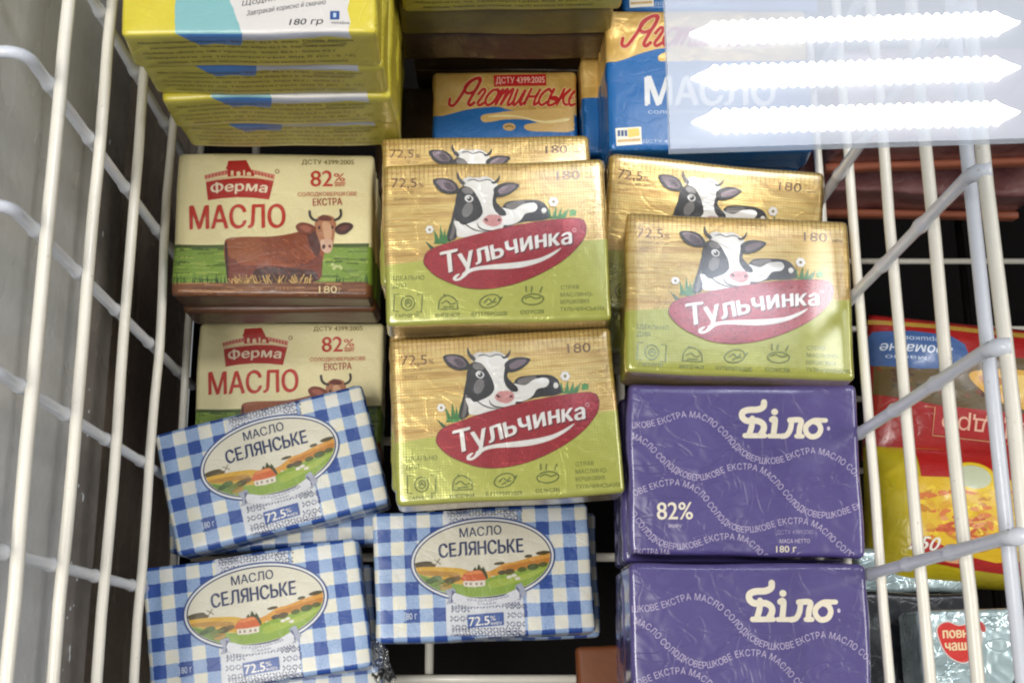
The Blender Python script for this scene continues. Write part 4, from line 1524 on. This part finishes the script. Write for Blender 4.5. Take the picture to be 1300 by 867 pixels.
def film(name, a, b, wid, sag, seed, label, up=(0, 0, 1)):
    """a crumpled strip of film from a to b"""
    a, b, up = Vector(a), Vector(b), Vector(up)
    d = b - a
    sd = d.cross(up).normalized()
    bm = bmesh.new()
    n, m = 46, 22
    g = [[None] * (m + 1) for _ in range(n + 1)]
    for i in range(n + 1):
        for j in range(m + 1):
            t_, u_ = i / n, j / m - .5
            f = wid * (1 + .35 * noise.noise(Vector((t_ * 3, seed, 1))))
            q = a + d * t_ + sd * (u_ * f) + up * (sag * 4 * t_ * (1 - t_))
            q += up * (noise.noise(Vector((t_ * 4, u_ * 5, seed))) * .0028 + abs(noise.noise(Vector((t_ * 9 + u_ * 6, u_ * 11 - t_ * 5, seed + 4)))) * .0022)
            q += sd * noise.noise(Vector((t_ * 7, u_ * 3, seed + 9))) * .0015
            g[i][j] = bm.verts.new(q - a)
    for i in range(n):
        for j in range(m):
            bm.faces.new((g[i][j], g[i + 1][j], g[i + 1][j + 1], g[i][j + 1])).smooth = True
    me = bpy.data.meshes.new(name)
    bm.to_mesh(me)
    bm.free()
    o = mesh_obj(name, me, None, film_m)
    o.location = a
    sol = o.modifiers.new('thickness', 'SOLIDIFY')
    sol.thickness = .00008
    return tag(o, label, 'film scrap')


film('film_scrap', (-.0560, .0180, .1500), (-.0500, -.0050, .1440), .010, .003, 6, 'scrap of clear film at the right end of the bottom left gingham pack')

# far packs of the neighbouring basket
red2_m = plain('dark_red_film', hx('6e3c3c'), .35, .8, amount=2, scale=60, col2=hx('a87a78'), coat=.4)
oran_m = plain('orange_edge', hx('b4694e'), .4, .4, amount=.6)
grid_m = plain('dark_weave', hx('26262c'), .4, .5, amount=2, scale=200, col2=hx('6a6a78'))
for dims, seed, label in (((.2480, .2880, .2100, 2, 6, 0), 91, 'dark red frozen food box with an orange rim, upper one beyond the right basket'),
                          ((.2420, .2850, .1450, -1, 4, 0), 92, 'dark red frozen food box with an orange rim, lower one beyond the right basket')):
    root, p = pack_thing('food_box', dims, (.135, .05, .045), seed, red2_m, label, 'dark red food boxes', 'food box', dent=.0014)
    rim = Pack(.137, .0042, .0085, seed + 5, r=.0015)
    ro = rim.mesh('orange_rim', oran_m, root)
    ro.location = (0, -.0270, -.032)
root, p = pack_thing('food_box', (.3400, .3000, .2500, 4, 8, 0), (.090, .06, .03), 93, grid_m, 'dark grey woven-looking pack beyond the right basket, top right', cat='food box', dent=.0014)

# ------------------------------------------------------------------ glass lid pane and the ceiling lamp it mirrors
ZP = .62
t = NT('lid_glass')
tr = t.n('ShaderNodeBsdfTransparent')
tr.inputs[0].default_value = (.52, .54, .57, 1)  # dark tint added so the mirrored lamp looks more opaque
gl = t.n('ShaderNodeBsdfGlossy')
gl.inputs['Roughness'].default_value = .004
fr = t.n('ShaderNodeLayerWeight')
mx = t.n('ShaderNodeMixShader')
t.l(t.math('ADD', .08, t.math('MULTIPLY', t.math('POWER', fr.outputs['Facing'], 5.0), .9)), mx.inputs[0])
t.l(tr.outputs[0], mx.inputs[1])
t.l(gl.outputs[0], mx.inputs[2])
t.l(mx.outputs[0], t.t.nodes['Material Output'].inputs['Surface'])
edge = NT('lid_glass_edge')
et = edge.n('ShaderNodeBsdfTransparent')
ed = edge.n('ShaderNodeBsdfDiffuse')
ed.inputs[0].default_value = (.8, .86, .9, 1)
em = edge.n('ShaderNodeMixShader')
em.inputs[0].default_value = .35
edge.l(et.outputs[0], em.inputs[1])
edge.l(ed.outputs[0], em.inputs[2])
edge.l(em.outputs[0], edge.t.nodes['Material Output'].inputs['Surface'])
pane = cut_prism('glass_lid', [(.0284, .0784), (.26, .0860), (.26, .34), (.0294, .34)], .002, t.m, None, 0)  # pane shape cut to the outline of the mirrored lamp panel
pane.data.materials.append(edge.m)
for q in pane.data.polygons:
    if abs(q.normal.z) < .5:
        q.material_index = 1
pane.location = (0, 0, ZP)
tag(pane, 'tinted glass lid pane at the upper right, mirroring three bright lamp tubes', 'glass lid')


def emitter(name, col, strength, var=0.0):
    t = NT(name)
    t.set(Base_Color=(.02, .02, .02))
    c = col
    if var:
        c = t.ramp(t.noise(t.obj(), 2.2, 1), [(.35, col), (.65, tuple(q * (1 - var) for q in col))])
    t.put(t.b.inputs['Emission Color'], c)
    t.b.inputs['Emission Strength'].default_value = strength
    return t.m


housing_m = emitter('lamp_diffuser', (.88, .92, 1), 10.5, .05)
led_m = emitter('led_strip', (1, 1, 1), 58)
F_, TH = 1600, R(14.86)


def mirrored(u, v, zv):
    """point of the lamp whose mirror image in the pane lies at height zv"""
    a_, b_ = (u - 617) / F_, -(v - 433.5) / F_
    d = Vector((a_, b_ * math.cos(TH) + math.sin(TH), b_ * math.sin(TH) - math.cos(TH)))
    q = Vector((0, 0, .8)) + d * ((zv - .8) / d.z)
    return Vector((q.x, q.y, 2 * ZP - q.z))


ZV = -1.25
c0 = mirrored(1085, 90, ZV)
lamp = empty('ceiling_lamp', c0)
tag(lamp, 'ceiling lamp with three serrated light tubes mirrored in the glass lid', 'ceiling lamp')
bm = bmesh.new()
x0, x1 = mirrored(700, 90, ZV).x - c0.x, mirrored(1480, 90, ZV).x - c0.x
y0, y1 = mirrored(1085, 215, ZV).y - c0.y, mirrored(1085, -22, ZV).y - c0.y
box_bm(bm, x0, x1, y0, y1, .012, .06, .004)
me = bpy.data.meshes.new('diffuser')
bm.to_mesh(me)
bm.free()
mesh_obj('diffuser', me, lamp, housing_m)
for (u0, v0, u1, v1) in ((876, 42, 1296, 28), (878, 98, 1296, 85), (879, 154, 1296, 142)):
    A_, B_ = mirrored(u0, v0, ZV) - c0, mirrored(u1, v1, ZV) - c0
    d = (B_ - A_)
    L = d.length
    d.normalize()
    nrm = Vector((-d.y, d.x, 0))
    wd = .0165
    up, dn = [], []
    N = 34
    for k in range(N * 6 + 1):
        s = k / (N * 6)
        e = min(1, min(s, 1 - s) / .06)
        hgt = wd * e + (.0065 * abs(math.sin(s * N * math.pi)) if e >= 1 else 0)
        up.append(A_ + d * (L * s) + nrm * hgt)
        dn.append(A_ + d * (L * s) - nrm * hgt)
    bm = bmesh.new()
    U = [bm.verts.new(q) for q in up]
    D = [bm.verts.new(q) for q in dn]
    U2 = [bm.verts.new(q + Vector((0, 0, .008))) for q in up]
    D2 = [bm.verts.new(q + Vector((0, 0, .008))) for q in dn]
    for k in range(len(U) - 1):
        bm.faces.new((U[k], U[k + 1], D[k + 1], D[k]))
        bm.faces.new((U2[k], D2[k], D2[k + 1], U2[k + 1]))
        bm.faces.new((U[k], U2[k], U2[k + 1], U[k + 1]))
        bm.faces.new((D[k], D[k + 1], D2[k + 1], D2[k]))
    bmesh.ops.recalc_face_normals(bm, faces=bm.faces)
    me = bpy.data.meshes.new('light_tube')
    bm.to_mesh(me)
    bm.free()
    mesh_obj('light_tube', me, lamp, led_m)
